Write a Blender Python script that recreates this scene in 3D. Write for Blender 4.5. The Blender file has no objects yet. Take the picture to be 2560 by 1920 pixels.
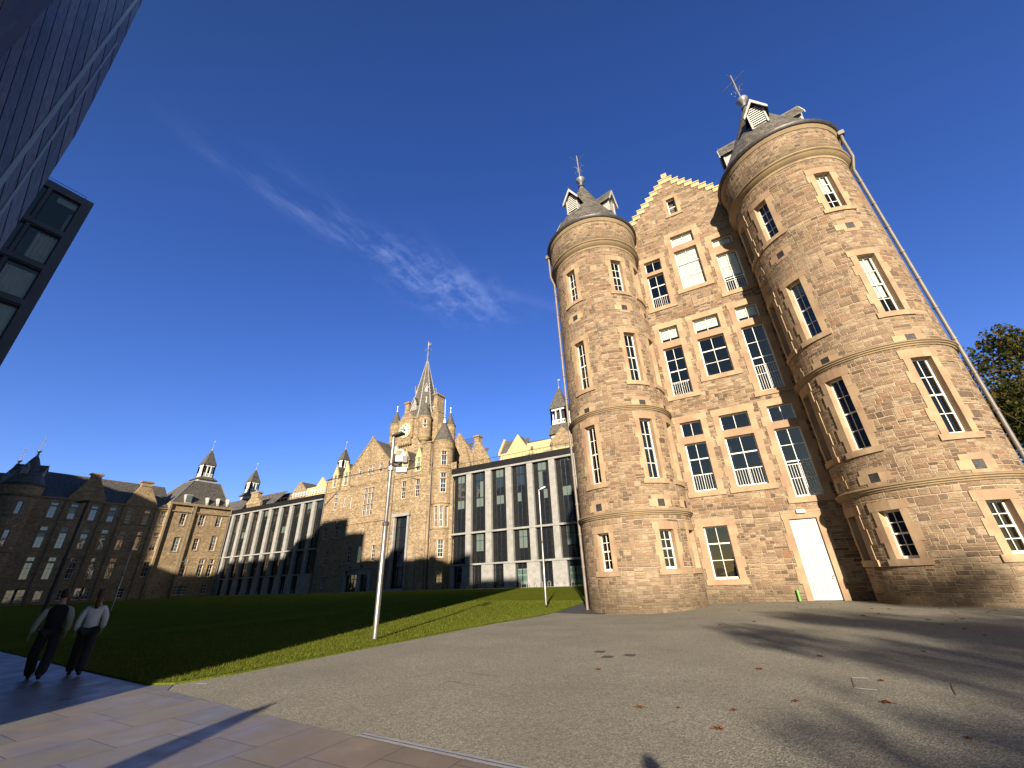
import bpy, math, random
from mathutils import Vector, Matrix
R=math.radians; PI=math.pi; SIN=math.sin; COS=math.cos
random.seed(7)
sc=bpy.context.scene
COL=sc.collection
# ------------------------------------------------------------------ camera
cam=bpy.data.cameras.new('camera'); co=bpy.data.objects.new('camera',cam); COL.objects.link(co); sc.camera=co
cam.sensor_width=36; cam.lens=36*1012/2560; cam.clip_start=.05; cam.clip_end=3000
co.matrix_world=Matrix(((0.866591,0.243029,0.43584,0),(0.497761,-0.359011,-0.789522,0),(-0.035406,0.901137,-0.432086,1.6),(0,0,0,1)))
# ------------------------------------------------------------------ light
AZ,EL=R(-67.),R(18.)
sun=bpy.data.lights.new('sun','SUN'); so=bpy.data.objects.new('sun',sun); COL.objects.link(so)
sun.energy=4.9; sun.angle=R(.8); sun.color=(1,.86,.68)
sd=Vector((COS(AZ)*COS(EL),SIN(AZ)*COS(EL),SIN(EL))); so.rotation_euler=sd.to_track_quat('Z','Y').to_euler()
sc.view_settings.view_transform='Standard'; sc.view_settings.look='None'; sc.view_settings.exposure=1.38; sc.view_settings.gamma=1
# ------------------------------------------------------------------ node helpers
class NT:
    def __init__(s,nt): s.t=nt; s.n=nt.nodes; s.l=nt.links
    def new(s,ty,**k):
        n=s.n.new(ty)
        for a,b in k.items(): setattr(n,a,b)
        return n
    def put(s,sock,v):
        if isinstance(v,bpy.types.NodeSocket): s.l.new(v,sock)
        elif v is not None: sock.default_value=v
    def m(s,op,a=None,b=None,c=None,clamp=False):
        n=s.new('ShaderNodeMath',operation=op,use_clamp=clamp)
        for i,v in enumerate((a,b,c)): s.put(n.inputs[i],v)
        return n.outputs[0]
    def add(s,a,b): return s.m('ADD',a,b)
    def sub(s,a,b): return s.m('SUBTRACT',a,b)
    def mul(s,a,b): return s.m('MULTIPLY',a,b)
    def step(s,v,e0,e1):
        n=s.new('ShaderNodeMapRange',interpolation_type='SMOOTHSTEP'); s.put(n.inputs[0],v); n.inputs[1].default_value=e0; n.inputs[2].default_value=e1; return n.outputs[0]
    def mapr(s,v,a,b,c,d):
        n=s.new('ShaderNodeMapRange'); s.put(n.inputs[0],v)
        for i,q in enumerate((a,b,c,d)): n.inputs[i+1].default_value=q
        return n.outputs[0]
    def xyz(s,x=0,y=0,z=0):
        n=s.new('ShaderNodeCombineXYZ'); s.put(n.inputs[0],x); s.put(n.inputs[1],y); s.put(n.inputs[2],z); return n.outputs[0]
    def sep(s,v):
        n=s.new('ShaderNodeSeparateXYZ'); s.put(n.inputs[0],v); return n.outputs
    def noise(s,vec,scale,detail=3,rough=.55,col=False):
        n=s.new('ShaderNodeTexNoise'); s.put(n.inputs['Vector'],vec); n.inputs['Scale'].default_value=scale; n.inputs['Detail'].default_value=detail; n.inputs['Roughness'].default_value=rough
        return n.outputs['Color' if col else 'Fac']
    def white(s,vec):
        n=s.new('ShaderNodeTexWhiteNoise',noise_dimensions='3D'); s.put(n.inputs['Vector'],vec); return n.outputs['Value'],n.outputs['Color']
    def ramp(s,fac,stops,mode='LINEAR'):
        n=s.new('ShaderNodeValToRGB'); n.color_ramp.interpolation=mode; e=n.color_ramp.elements
        while len(e)<len(stops): e.new(.5)
        for q,(p,c) in zip(e,stops): q.position=p; q.color=(*c,1)
        s.put(n.inputs[0],fac); return n.outputs[0]
    def mix(s,f,a,b,mode='MIX'):
        n=s.new('ShaderNodeMix',data_type='RGBA',blend_type=mode); s.put(n.inputs[0],f)
        for i,v in ((6,a),(7,b)):
            s.put(n.inputs[i],(*v,1) if isinstance(v,tuple) and len(v)==3 else v)
        return n.outputs[2]
    def vscale(s,v,k):
        n=s.new('ShaderNodeVectorMath',operation='MULTIPLY'); s.put(n.inputs[0],v); n.inputs[1].default_value=k; return n.outputs[0]
    def bump(s,h,st,dist,nrm=None):
        n=s.new('ShaderNodeBump'); n.inputs['Strength'].default_value=st; n.inputs['Distance'].default_value=dist; s.put(n.inputs['Height'],h)
        if nrm is not None: s.l.new(nrm,n.inputs['Normal'])
        return n.outputs[0]
MATS={}
def mat(name,col=(.5,.5,.5),rough=.6,metal=0,spec=.5,fn=None):
    if name in MATS: return MATS[name]
    CUR[0]=name
    m=bpy.data.materials.new(name); m.use_nodes=True; t=NT(m.node_tree); b=t.n['Principled BSDF']
    b.inputs['Base Color'].default_value=(*col,1); b.inputs['Roughness'].default_value=rough; b.inputs['Metallic'].default_value=metal
    b.inputs['Specular IOR Level'].default_value=spec
    if fn: fn(t,b,m)
    MATS[name]=m; return m
GA=.74
KEEP={'white_paint','window_blind','white_plastic','slanted_cladding_boards','white_cloth','dark_grey_cladding'}
def setc(t,b,c,name='Base Color'):
    if CUR[0] in KEEP: t.put(b.inputs[name],c)
    else: t.put(b.inputs[name],t.mix(1.,c,(GA,GA,GA),'MULTIPLY'))
CUR=['']
def uvm(t): return t.new('ShaderNodeUVMap').outputs[0]
def obm(t): return t.new('ShaderNodeTexCoord').outputs['Object']
# coursed rubble sandstone, worked out from wall metres (u,v)
def rubble(pal,mortar,H0=.36,bumpd=.05,grain=1.,seed=0.,mw=.016,soil=False,tint=(.77,.755,.735)):
    def fn(t,b,m):
        uv=uvm(t); X=t.sep(uv); u,v=X[0],X[1]
        nz=t.sep(t.noise(uv,3.5,2,.6,True)); nf=t.sep(t.noise(uv,14,2,.6,True))
        u=t.add(t.add(u,t.mul(t.sub(nz[0],.5),.10)),t.mul(t.sub(nf[0],.5),.03))
        v=t.add(t.add(v,t.mul(t.sub(nz[1],.5),.06)),t.mul(t.sub(nf[1],.5),.022))
        v=t.add(t.add(v,t.mul(t.m('SINE',t.mul(v,2.1)),.11)),t.mul(t.m('SINE',t.mul(v,5.3)),.05))
        # blocks drop out of course in patches
        patch=t.m('FLOOR',t.mul(u,.42)); pv,_=t.white(t.xyz(patch,3.1,seed)); v=t.add(v,t.mul(pv,.31))
        r=t.mul(v,1/H0); Rw=t.m('FLOOR',r); fv=t.m('FRACT',r)
        hr,_=t.white(t.xyz(Rw,7.7+seed,patch)); W=t.add(t.mul(hr,.36),.46)
        uu=t.add(t.m('DIVIDE',u,W),t.mul(hr,7.3)); Cc=t.m('FLOOR',uu); fu=t.m('FRACT',uu)
        h,_=t.white(t.xyz(Cc,Rw,seed))
        n=t.add(t.add(1,t.m('GREATER_THAN',h,.15)),t.m('GREATER_THAN',h,.80))
        q=t.mul(fv,n); i2=t.m('FLOOR',q); fv2=t.m('FRACT',q)
        h2,c2=t.white(t.xyz(Cc,Rw,t.add(i2,11.3))); cc=t.sep(c2)
        s=t.add(.34,t.mul(cc[1],.32)); two=t.m('GREATER_THAN',cc[0],.45)
        right=t.mul(t.m('GREATER_THAN',fu,s),two)
        w2=t.add(t.mul(t.sub(1,two),1),t.mul(two,t.add(t.mul(right,t.sub(1,s)),t.mul(t.sub(1,right),s))))
        fu2=t.m('DIVIDE',t.sub(fu,t.mul(right,s)),w2)
        du=t.mul(t.m('MINIMUM',fu2,t.sub(1,fu2)),t.mul(w2,W))
        dv=t.mul(t.m('MINIMUM',fv2,t.sub(1,fv2)),t.m('DIVIDE',H0*.93,n))
        d=t.m('MINIMUM',du,dv); mk=t.step(d,mw*.5,mw*1.4)
        hid,cid=t.white(t.xyz(t.add(Cc,t.mul(right,.5)),Rw,t.add(i2,.37+seed))); ci=t.sep(cid)
        col=t.ramp(hid,pal,'CONSTANT')
        st=t.noise(t.vscale(uv,(2.2,9,1)),1.6,4,.7)          # bedding streaks in every block, darkened to paint in rock-face shadow lines
        fine=t.noise(uv,26,3,.7)
        col=t.mix(t.mapr(st,.47,.66,0,.7),col,(.12,.08,.052))
        col=t.mix(t.mapr(fine,.5,.8,0,.55),col,(.62,.47,.30))
        col=t.mix(t.mul(ci[0],.30),col,(.33,.20,.125))
        big=t.noise(uv,.35,3,.6); col=t.mix(t.mapr(big,.42,.72,0,.38),col,(.25,.18,.12))
        soot=t.mul(t.step(t.noise(uv,.8,3,.6),.5,.68),t.m('GREATER_THAN',ci[1],.62)); col=t.mix(t.mul(soot,.72),col,(.13,.105,.085))
        vs=t.noise(t.vscale(uv,(1.3,.10,1)),1.0,4,.6); col=t.mix(t.mapr(vs,.53,.72,0,.40),col,(.17,.13,.095))
        pal_=t.noise(uv,.22,2,.5); col=t.mix(t.mapr(pal_,.5,.7,0,.28),col,(.62,.48,.35))
        col=t.mix(mk,mortar,col)
        if soil:
            g=t.step(t.add(X[1],t.mul(t.sub(t.noise(uv,1.3,3),.5),1.6)),.05,1.5); col=t.mix(t.mul(t.sub(1,g),.55),col,(.15,.125,.085))
        col=t.mix(1.,col,tint,'MULTIPLY')
        setc(t,b,col); b.inputs['Roughness'].default_value=.92; b.inputs['Specular IOR Level'].default_value=.15
        rock=t.add(t.mul(t.noise(uv,5,5,.7),1.5),t.mul(t.noise(t.vscale(uv,(1,3.2,1)),9,3,.6),.6))
        hh=t.mul(mk,t.add(t.add(.5,t.mul(ci[1],.8)),t.mul(rock,1.1*grain)))
        t.l.new(t.bump(hh,.9,bumpd),b.inputs['Normal'])
    return fn
PAL=[(0,(.42,.30,.195)),(.12,(.52,.385,.25)),(.25,(.33,.215,.145)),(.38,(.60,.47,.32)),(.49,(.27,.185,.125)),(.60,(.45,.29,.19)),(.70,(.15,.11,.085)),(.77,(.55,.42,.28)),(.86,(.44,.23,.13)),(.90,(.70,.58,.41)),(.955,(.065,.055,.05))]
PALF=[(0,(.42,.30,.19)),(.16,(.50,.37,.23)),(.32,(.36,.25,.16)),(.46,(.56,.43,.27)),(.60,(.30,.22,.15)),(.72,(.46,.32,.20)),(.84,(.20,.155,.115)),(.90,(.53,.40,.25)),(.96,(.12,.10,.08))]
M_rub=mat('rubble_sandstone',fn=rubble(PAL,(.62,.50,.36),soil=True))
M_rubf=mat('rubble_sandstone_range',fn=rubble(PALF,(.52,.41,.27),H0=.46,bumpd=.07,seed=3.,tint=(1.12,1.16,1.12)))
M_rubd=mat('rubble_sandstone_wing',fn=rubble(PALF,(.40,.32,.22),H0=.46,bumpd=.07,seed=5.,tint=(1.25,1.25,1.15)))
def f_dress(base,dark,pink):
    def fn(t,b,m):
        p=obm(t); c=t.mix(t.mapr(t.noise(p,.9,3),.4,.66,0,1),base,pink); c=t.mix(t.mapr(t.noise(p,6,4,.65),.5,.85,0,.5),c,dark)
        ri=t.new('ShaderNodeNewGeometry').outputs['Random Per Island']; c=t.mix(t.mapr(ri,.55,1,0,.75),c,pink); c=t.mix(t.mapr(ri,.0,.22,.45,0),c,tuple(min(1,q*1.18) for q in base)); c=t.mix(t.mapr(t.noise(t.vscale(p,(3,3,.5)),1.2,4,.6),.55,.75,0,.35),c,dark)
        setc(t,b,c); b.inputs['Roughness'].default_value=.85; b.inputs['Specular IOR Level'].default_value=.2
        t.l.new(t.bump(t.noise(p,30,3),.25,.01),b.inputs['Normal'])
    return fn
M_dress=mat('dressed_sandstone',fn=f_dress((.43,.325,.20),(.23,.17,.115),(.33,.215,.14)))
M_mould=mat('moulded_stone',fn=f_dress((.38,.29,.165),(.09,.075,.05),(.26,.19,.12)))
M_crow=mat('crowstep_stone',fn=f_dress((.56,.46,.26),(.24,.22,.13),(.48,.38,.21)))
M_yel=mat('pale_ashlar',fn=f_dress((.62,.49,.25),(.44,.35,.19),(.57,.44,.23)))
def f_slate(t,b,m):
    uv=uvm(t); X=t.sep(uv); r=t.mul(X[1],4.2); Rw=t.m('FLOOR',r); h,_=t.white(t.xyz(Rw,1.,2.)); uu=t.add(t.mul(X[0],3.6),t.mul(h,5)); C=t.m('FLOOR',uu)
    hv,_=t.white(t.xyz(C,Rw,4.)); fv=t.m('FRACT',r); fu=t.m('FRACT',uu)
    c=t.ramp(hv,[(0,(.05,.046,.04)),(.5,(.10,.09,.075)),(1,(.17,.15,.12))])
    e=t.m('MINIMUM',t.step(fv,0,.14),t.step(t.m('MINIMUM',fu,t.sub(1,fu)),0,.07)); c=t.mix(e,(.03,.03,.03),c)
    c=t.mix(t.mapr(t.noise(uv,1.2,4),.5,.75,0,.45),c,(.17,.16,.11)); setc(t,b,c); b.inputs['Roughness'].default_value=.62
    t.l.new(t.bump(t.mul(e,t.add(t.sub(1,fv),t.mul(hv,.6))),.8,.03),b.inputs['Normal'])
M_slate=mat('slate',fn=f_slate)
def f_noisy(c1,c2,sc_=3.,rough=.6,bumps=0.,bsc=20,metal=0.,coord='o',spec=.5):
    def fn(t,b,m):
        p=obm(t) if coord=='o' else uvm(t)
        setc(t,b,t.mix(t.mapr(t.noise(p,sc_,5,.6),.35,.68,0,1),c1,c2)); b.inputs['Roughness'].default_value=rough; b.inputs['Metallic'].default_value=metal; b.inputs['Specular IOR Level'].default_value=spec
        if bumps: t.l.new(t.bump(t.noise(p,bsc,3),bumps,.02),b.inputs['Normal'])
    return fn
M_lead=mat('lead',fn=f_noisy((.20,.20,.20),(.32,.32,.32),4,.45,.2,metal=.3))
M_iron=mat('dark_iron',fn=f_noisy((.05,.05,.055),(.10,.095,.09),5,.5,metal=.4))
M_pipe=mat('downpipe_paint',fn=f_noisy((.13,.12,.11),(.20,.185,.165),2,.5,.1))
M_pipel=mat('downpipe_pale',fn=f_noisy((.17,.14,.115),(.25,.21,.175),2,.5,.1))
M_white=mat('white_paint',fn=f_noisy((.66,.655,.61),(.58,.575,.53),2,.4))
M_wgrey=mat('weathered_white_paint',fn=f_noisy((.50,.50,.49),(.34,.34,.335),2,.55))
M_blind=mat('window_blind',fn=f_noisy((.50,.51,.47),(.42,.43,.39),1.5,.8))
M_curt=mat('curtain',fn=f_noisy((.30,.32,.32),(.20,.21,.22),3,.9))
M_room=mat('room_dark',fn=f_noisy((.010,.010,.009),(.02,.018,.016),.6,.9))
def f_conc(t,b,m):
    p=obm(t); c=t.mix(t.mapr(t.noise(p,1.1,5,.65),.35,.68,0,1),(.24,.24,.23),(.35,.35,.335)); c=t.mix(t.mapr(t.noise(p,7,3),.55,.75,0,.6),c,(.42,.42,.40)); setc(t,b,c); b.inputs['Roughness'].default_value=.85
    t.l.new(t.bump(t.noise(p,12,4),.3,.02),b.inputs['Normal'])
M_conc=mat('concrete',fn=f_conc)
M_black=mat('black_metal_panel',fn=f_noisy((.010,.011,.012),(.017,.018,.019),1.2,.5,spec=.2))
M_dgrey=mat('dark_grey_cladding',fn=f_noisy((.085,.082,.075),(.11,.105,.10),.8,.4))
def f_glass(t,b,m):
    fr=t.new('ShaderNodeFresnel'); fr.inputs[0].default_value=1.55
    g=t.new('ShaderNodeBsdfGlossy'); g.inputs['Roughness'].default_value=.015; g.inputs['Color'].default_value=(1,.93,.86,1)
    tr=t.new('ShaderNodeBsdfTransparent'); tr.inputs[0].default_value=(.88,.93,.92,1)
    p=obm(t); t.l.new(t.bump(t.noise(p,1.1,1),.25,.02),g.inputs['Normal'])
    mx=t.new('ShaderNodeMixShader'); t.l.new(t.m('MULTIPLY_ADD',fr.outputs[0],1.5,.055,True),mx.inputs[0]); t.l.new(tr.outputs[0],mx.inputs[1]); t.l.new(g.outputs[0],mx.inputs[2])
    t.l.new(mx.outputs[0],t.n['Material Output'].inputs[0])
M_glass=mat('window_glass',fn=f_glass)
def f_gopq(c,rough=.03,wav=.3):
    def fn(t,b,m):
        b.inputs['Base Color'].default_value=(*c,1); b.inputs['Roughness'].default_value=rough; b.inputs['Specular IOR Level'].default_value=.8
        t.l.new(t.bump(t.noise(obm(t),.6,1),wav,.03),b.inputs['Normal'])
    return fn
M_gfar=mat('dark_glass',fn=f_gopq((.010,.012,.014))); M_gfar.node_tree.nodes['Principled BSDF'].inputs['IOR'].default_value=2.3
M_gblind=mat('glass_over_blind',fn=f_gopq((.10,.13,.12),.12))
M_ggreen=mat('glass_green_screen',fn=f_gopq((.11,.17,.15),.12))
def f_gravel(t,b,m):
    p=obm(t); v=t.new('ShaderNodeTexVoronoi'); v.inputs['Scale'].default_value=62; t.l.new(p,v.inputs['Vector']); g=t.sep(v.outputs['Color'])
    c=t.ramp(g[0],[(0,(.09,.085,.07)),(.25,(.17,.16,.13)),(.55,(.29,.275,.225)),(.8,(.41,.385,.31)),(1,(.62,.59,.48))])
    c=t.mix(.42,c,(.265,.25,.205)); c=t.mix(t.mapr(t.noise(p,.5,4),.35,.7,0,.5),c,(.16,.15,.125)); c=t.mix(t.mapr(t.noise(p,11,3),.5,.75,0,.3),c,(.44,.41,.31))
    setc(t,b,c); b.inputs['Roughness'].default_value=.85; b.inputs['Specular IOR Level'].default_value=.08
    t.l.new(t.bump(t.add(v.outputs['Distance'],t.mul(t.noise(p,40,2),.4)),.8,.006),b.inputs['Normal'])
M_gravel=mat('resin_gravel',fn=f_gravel)
def f_pave(t,b,m):
    uv=obm(t); X=t.sep(uv); W=.78; a=t.m('DIVIDE',t.add(X[0],4.63),W); Rw=t.m('FLOOR',a); fa=t.m('FRACT',a)
    h,_=t.white(t.xyz(Rw,5.,9.)); L=t.add(.82,t.mul(h,.42)); bb=t.add(t.m('DIVIDE',X[1],L),t.mul(h,13)); C=t.m('FLOOR',bb); fb=t.m('FRACT',bb)
    d=t.m('MINIMUM',t.mul(t.m('MINIMUM',fa,t.sub(1,fa)),W),t.mul(t.m('MINIMUM',fb,t.sub(1,fb)),L)); mk=t.step(d,.002,.008)
    hv,cv=t.white(t.xyz(Rw,C,3.)); c=t.ramp(hv,[(0,(.15,.145,.135)),(.35,(.19,.18,.16)),(.65,(.205,.185,.155)),(1,(.23,.19,.15))])
    c=t.mix(t.mapr(X[0],-7.5,-3.2,0,.75),c,(.17,.125,.09))
    c=t.mix(t.mapr(t.noise(uv,1.4,5,.65),.4,.7,0,.55),c,(.13,.115,.105)); c=t.mix(t.mapr(t.noise(t.vscale(uv,(1,4,1)),5,4,.7),.58,.78,0,.35),c,(.34,.31,.27)); c=t.mix(1.,c,(1,.97,.83),'MULTIPLY'); c=t.mix(mk,(.045,.04,.036),c)
    setc(t,b,c); t.put(b.inputs['Roughness'],t.mapr(t.noise(uv,1.7,3),.3,.7,.28,.6)); t.l.new(t.bump(t.add(mk,t.mul(t.noise(uv,40,3),.15)),.5,.006),b.inputs['Normal'])
M_pave=mat('stone_paving',fn=f_pave)
M_tarmac=mat('tarmac',fn=f_noisy((.034,.030,.032),(.05,.045,.046),6,.85,.4,60))
M_kerb=mat('pale_kerb',fn=f_noisy((.34,.33,.30),(.44,.43,.40),3,.8))
def f_grass(t,b,m):
    p=obm(t); n1=t.noise(p,.35,4,.6); n2=t.noise(t.vscale(p,(1,1,1)),9,4,.7)
    c=t.mix(t.mapr(n1,.35,.65,0,1),(.12,.155,.016),(.17,.19,.024)); c=t.mix(t.mapr(n2,.4,.68,0,.8),c,(.07,.09,.010)); c=t.mix(t.mapr(t.noise(p,2.3,3),.55,.72,0,.5),c,(.20,.21,.045))
    setc(t,b,c); b.inputs['Roughness'].default_value=.9; b.inputs['Specular IOR Level'].default_value=.0; t.l.new(t.bump(t.noise(p,30,3),.9,.05),b.inputs['Normal'])
M_grass=mat('lawn_grass',fn=f_grass)
def f_leaf(stops,tr=.35):
    def fn(t,b,m):
        g=t.new('ShaderNodeNewGeometry'); c=t.ramp(g.outputs['Random Per Island'],stops); setc(t,b,c); b.inputs['Roughness'].default_value=.7; b.inputs['Specular IOR Level'].default_value=.08
        tl=t.new('ShaderNodeBsdfTranslucent'); t.l.new(c,tl.inputs[0]); mx=t.new('ShaderNodeMixShader'); mx.inputs[0].default_value=tr; t.l.new(b.outputs[0],mx.inputs[1]); t.l.new(tl.outputs[0],mx.inputs[2]); t.l.new(mx.outputs[0],t.n['Material Output'].inputs[0])
    return fn
M_leaf=mat('autumn_leaves',fn=f_leaf([(0,(.022,.032,.009)),(.5,(.045,.058,.014)),(.78,(.08,.08,.018)),(.93,(.17,.11,.02)),(1,(.22,.11,.02))]))
M_blade=mat('grass_blade',fn=f_leaf([(0,(.06,.085,.008)),(.6,(.11,.135,.016)),(1,(.19,.19,.04))],.22))
M_fall=mat('fallen_leaf',fn=f_leaf([(0,(.10,.035,.016)),(.5,(.15,.06,.02)),(1,(.08,.035,.02))],.05))
M_bark=mat('bark',fn=f_noisy((.055,.042,.03),(.11,.09,.065),5,.95,.8,14))
M_steel=mat('brushed_steel',fn=f_noisy((.30,.29,.275),(.40,.39,.37),4,.42,metal=.8))
M_steelg=mat('galvanised_steel',fn=f_noisy((.42,.42,.42),(.55,.55,.55),4,.5,metal=.5))
M_plast=mat('white_plastic',fn=f_noisy((.52,.52,.50),(.46,.46,.44),3,.4))
M_boxg=mat('grey_cabinet_paint',fn=f_noisy((.40,.39,.38),(.48,.47,.45),3,.5))
M_green=mat('green_paint',fn=f_noisy((.12,.34,.06),(.18,.42,.09),5,.5))
M_gold=mat('gilded_metal',fn=f_noisy((.60,.42,.16),(.75,.60,.35),5,.35,metal=.7))
M_verd=mat('verdigris',fn=f_noisy((.30,.45,.38),(.50,.60,.52),5,.5))
M_face=mat('clock_face_white',fn=f_noisy((.66,.64,.58),(.58,.56,.50),2,.6))
M_ink=mat('black_paint',fn=f_noisy((.012,.012,.012),(.02,.02,.02),2,.5))
# ------------------------------------------------------------------ sky
w=bpy.data.worlds.new('World'); sc.world=w; w.use_nodes=True; t=NT(w.node_tree); bg=t.n['Background']
sky=t.new('ShaderNodeTexSky',sky_type='NISHITA',sun_disc=False); sky.sun_elevation=EL; sky.sun_rotation=PI/2-AZ; sky.altitude=100; sky.air_density=1.0; sky.dust_density=.15; sky.ozone_density=3.2
hs=t.new('ShaderNodeHueSaturation'); hs.inputs['Saturation'].default_value=1.17; hs.inputs['Hue'].default_value=.508; t.l.new(sky.outputs[0],hs.inputs['Color'])
D=t.new('ShaderNodeTexCoord').outputs['Generated']; X=t.sep(D); iz=t.m('DIVIDE',1,t.m('MAXIMUM',X[2],.05)); px=t.mul(X[0],iz); py=t.mul(X[1],iz)
P=t.xyz(px,py,0); nz=t.sep(t.noise(P,3.5,5,.6,True)); pxx=t.add(px,t.mul(t.sub(nz[0],.5),.14)); 
xc=t.add(-.985,t.mul(py,.19)); wd=t.add(.035,t.mul(py,.105)); off=t.m('DIVIDE',t.sub(pxx,xc),wd)
lat=t.m('POWER',2.718,t.mul(t.mul(off,off),-1.3)); al=t.mul(t.step(py,.02,.75),t.sub(1,t.step(py,.95,1.38)))
rot=t.new('ShaderNodeMapping'); rot.inputs['Rotation'].default_value=(0,0,R(-12)); rot.inputs['Scale'].default_value=(9,2.6,1); t.l.new(P,rot.inputs[0])
w1=t.noise(rot.outputs[0],1.5,7,.62); w2=t.noise(P,11,6,.62)
cl=t.mul(t.mul(lat,al),t.add(t.mul(t.step(w1,.42,.78),.55),t.mul(t.mul(t.step(w2,.44,.72),t.step(py,.45,.95)),.5)))
# faint secondary wisp trailing toward the tower
ln=t.sub(t.sub(px,-1.327),t.mul(py,.64)); w3=t.m('POWER',2.718,t.mul(t.mul(ln,ln),-900)); cl=t.m('ADD',cl,t.mul(t.mul(w3,.07),t.mul(t.step(py,.7,1.1),t.sub(1,t.step(py,1.2,1.7)))),clamp=True)
hz=t.sub(1,t.step(X[2],-.02,.5))
sdv=t.new('ShaderNodeVectorMath',operation='DOT_PRODUCT'); t.l.new(D,sdv.inputs[0]); sdv.inputs[1].default_value=tuple(sd); toward=t.step(sdv.outputs['Value'],-.25,.45)
tint=t.mix(toward,(1.02,1.03,1.46),(.80,.70,.56)); sk=t.mix(1.,hs.outputs[0],tint,'MULTIPLY'); sk2=t.mix(t.mul(cl,.33),sk,(7.5,8.6,13.)); t.l.new(sk2,bg.inputs[0]); bg.inputs[1].default_value=.052
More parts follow.
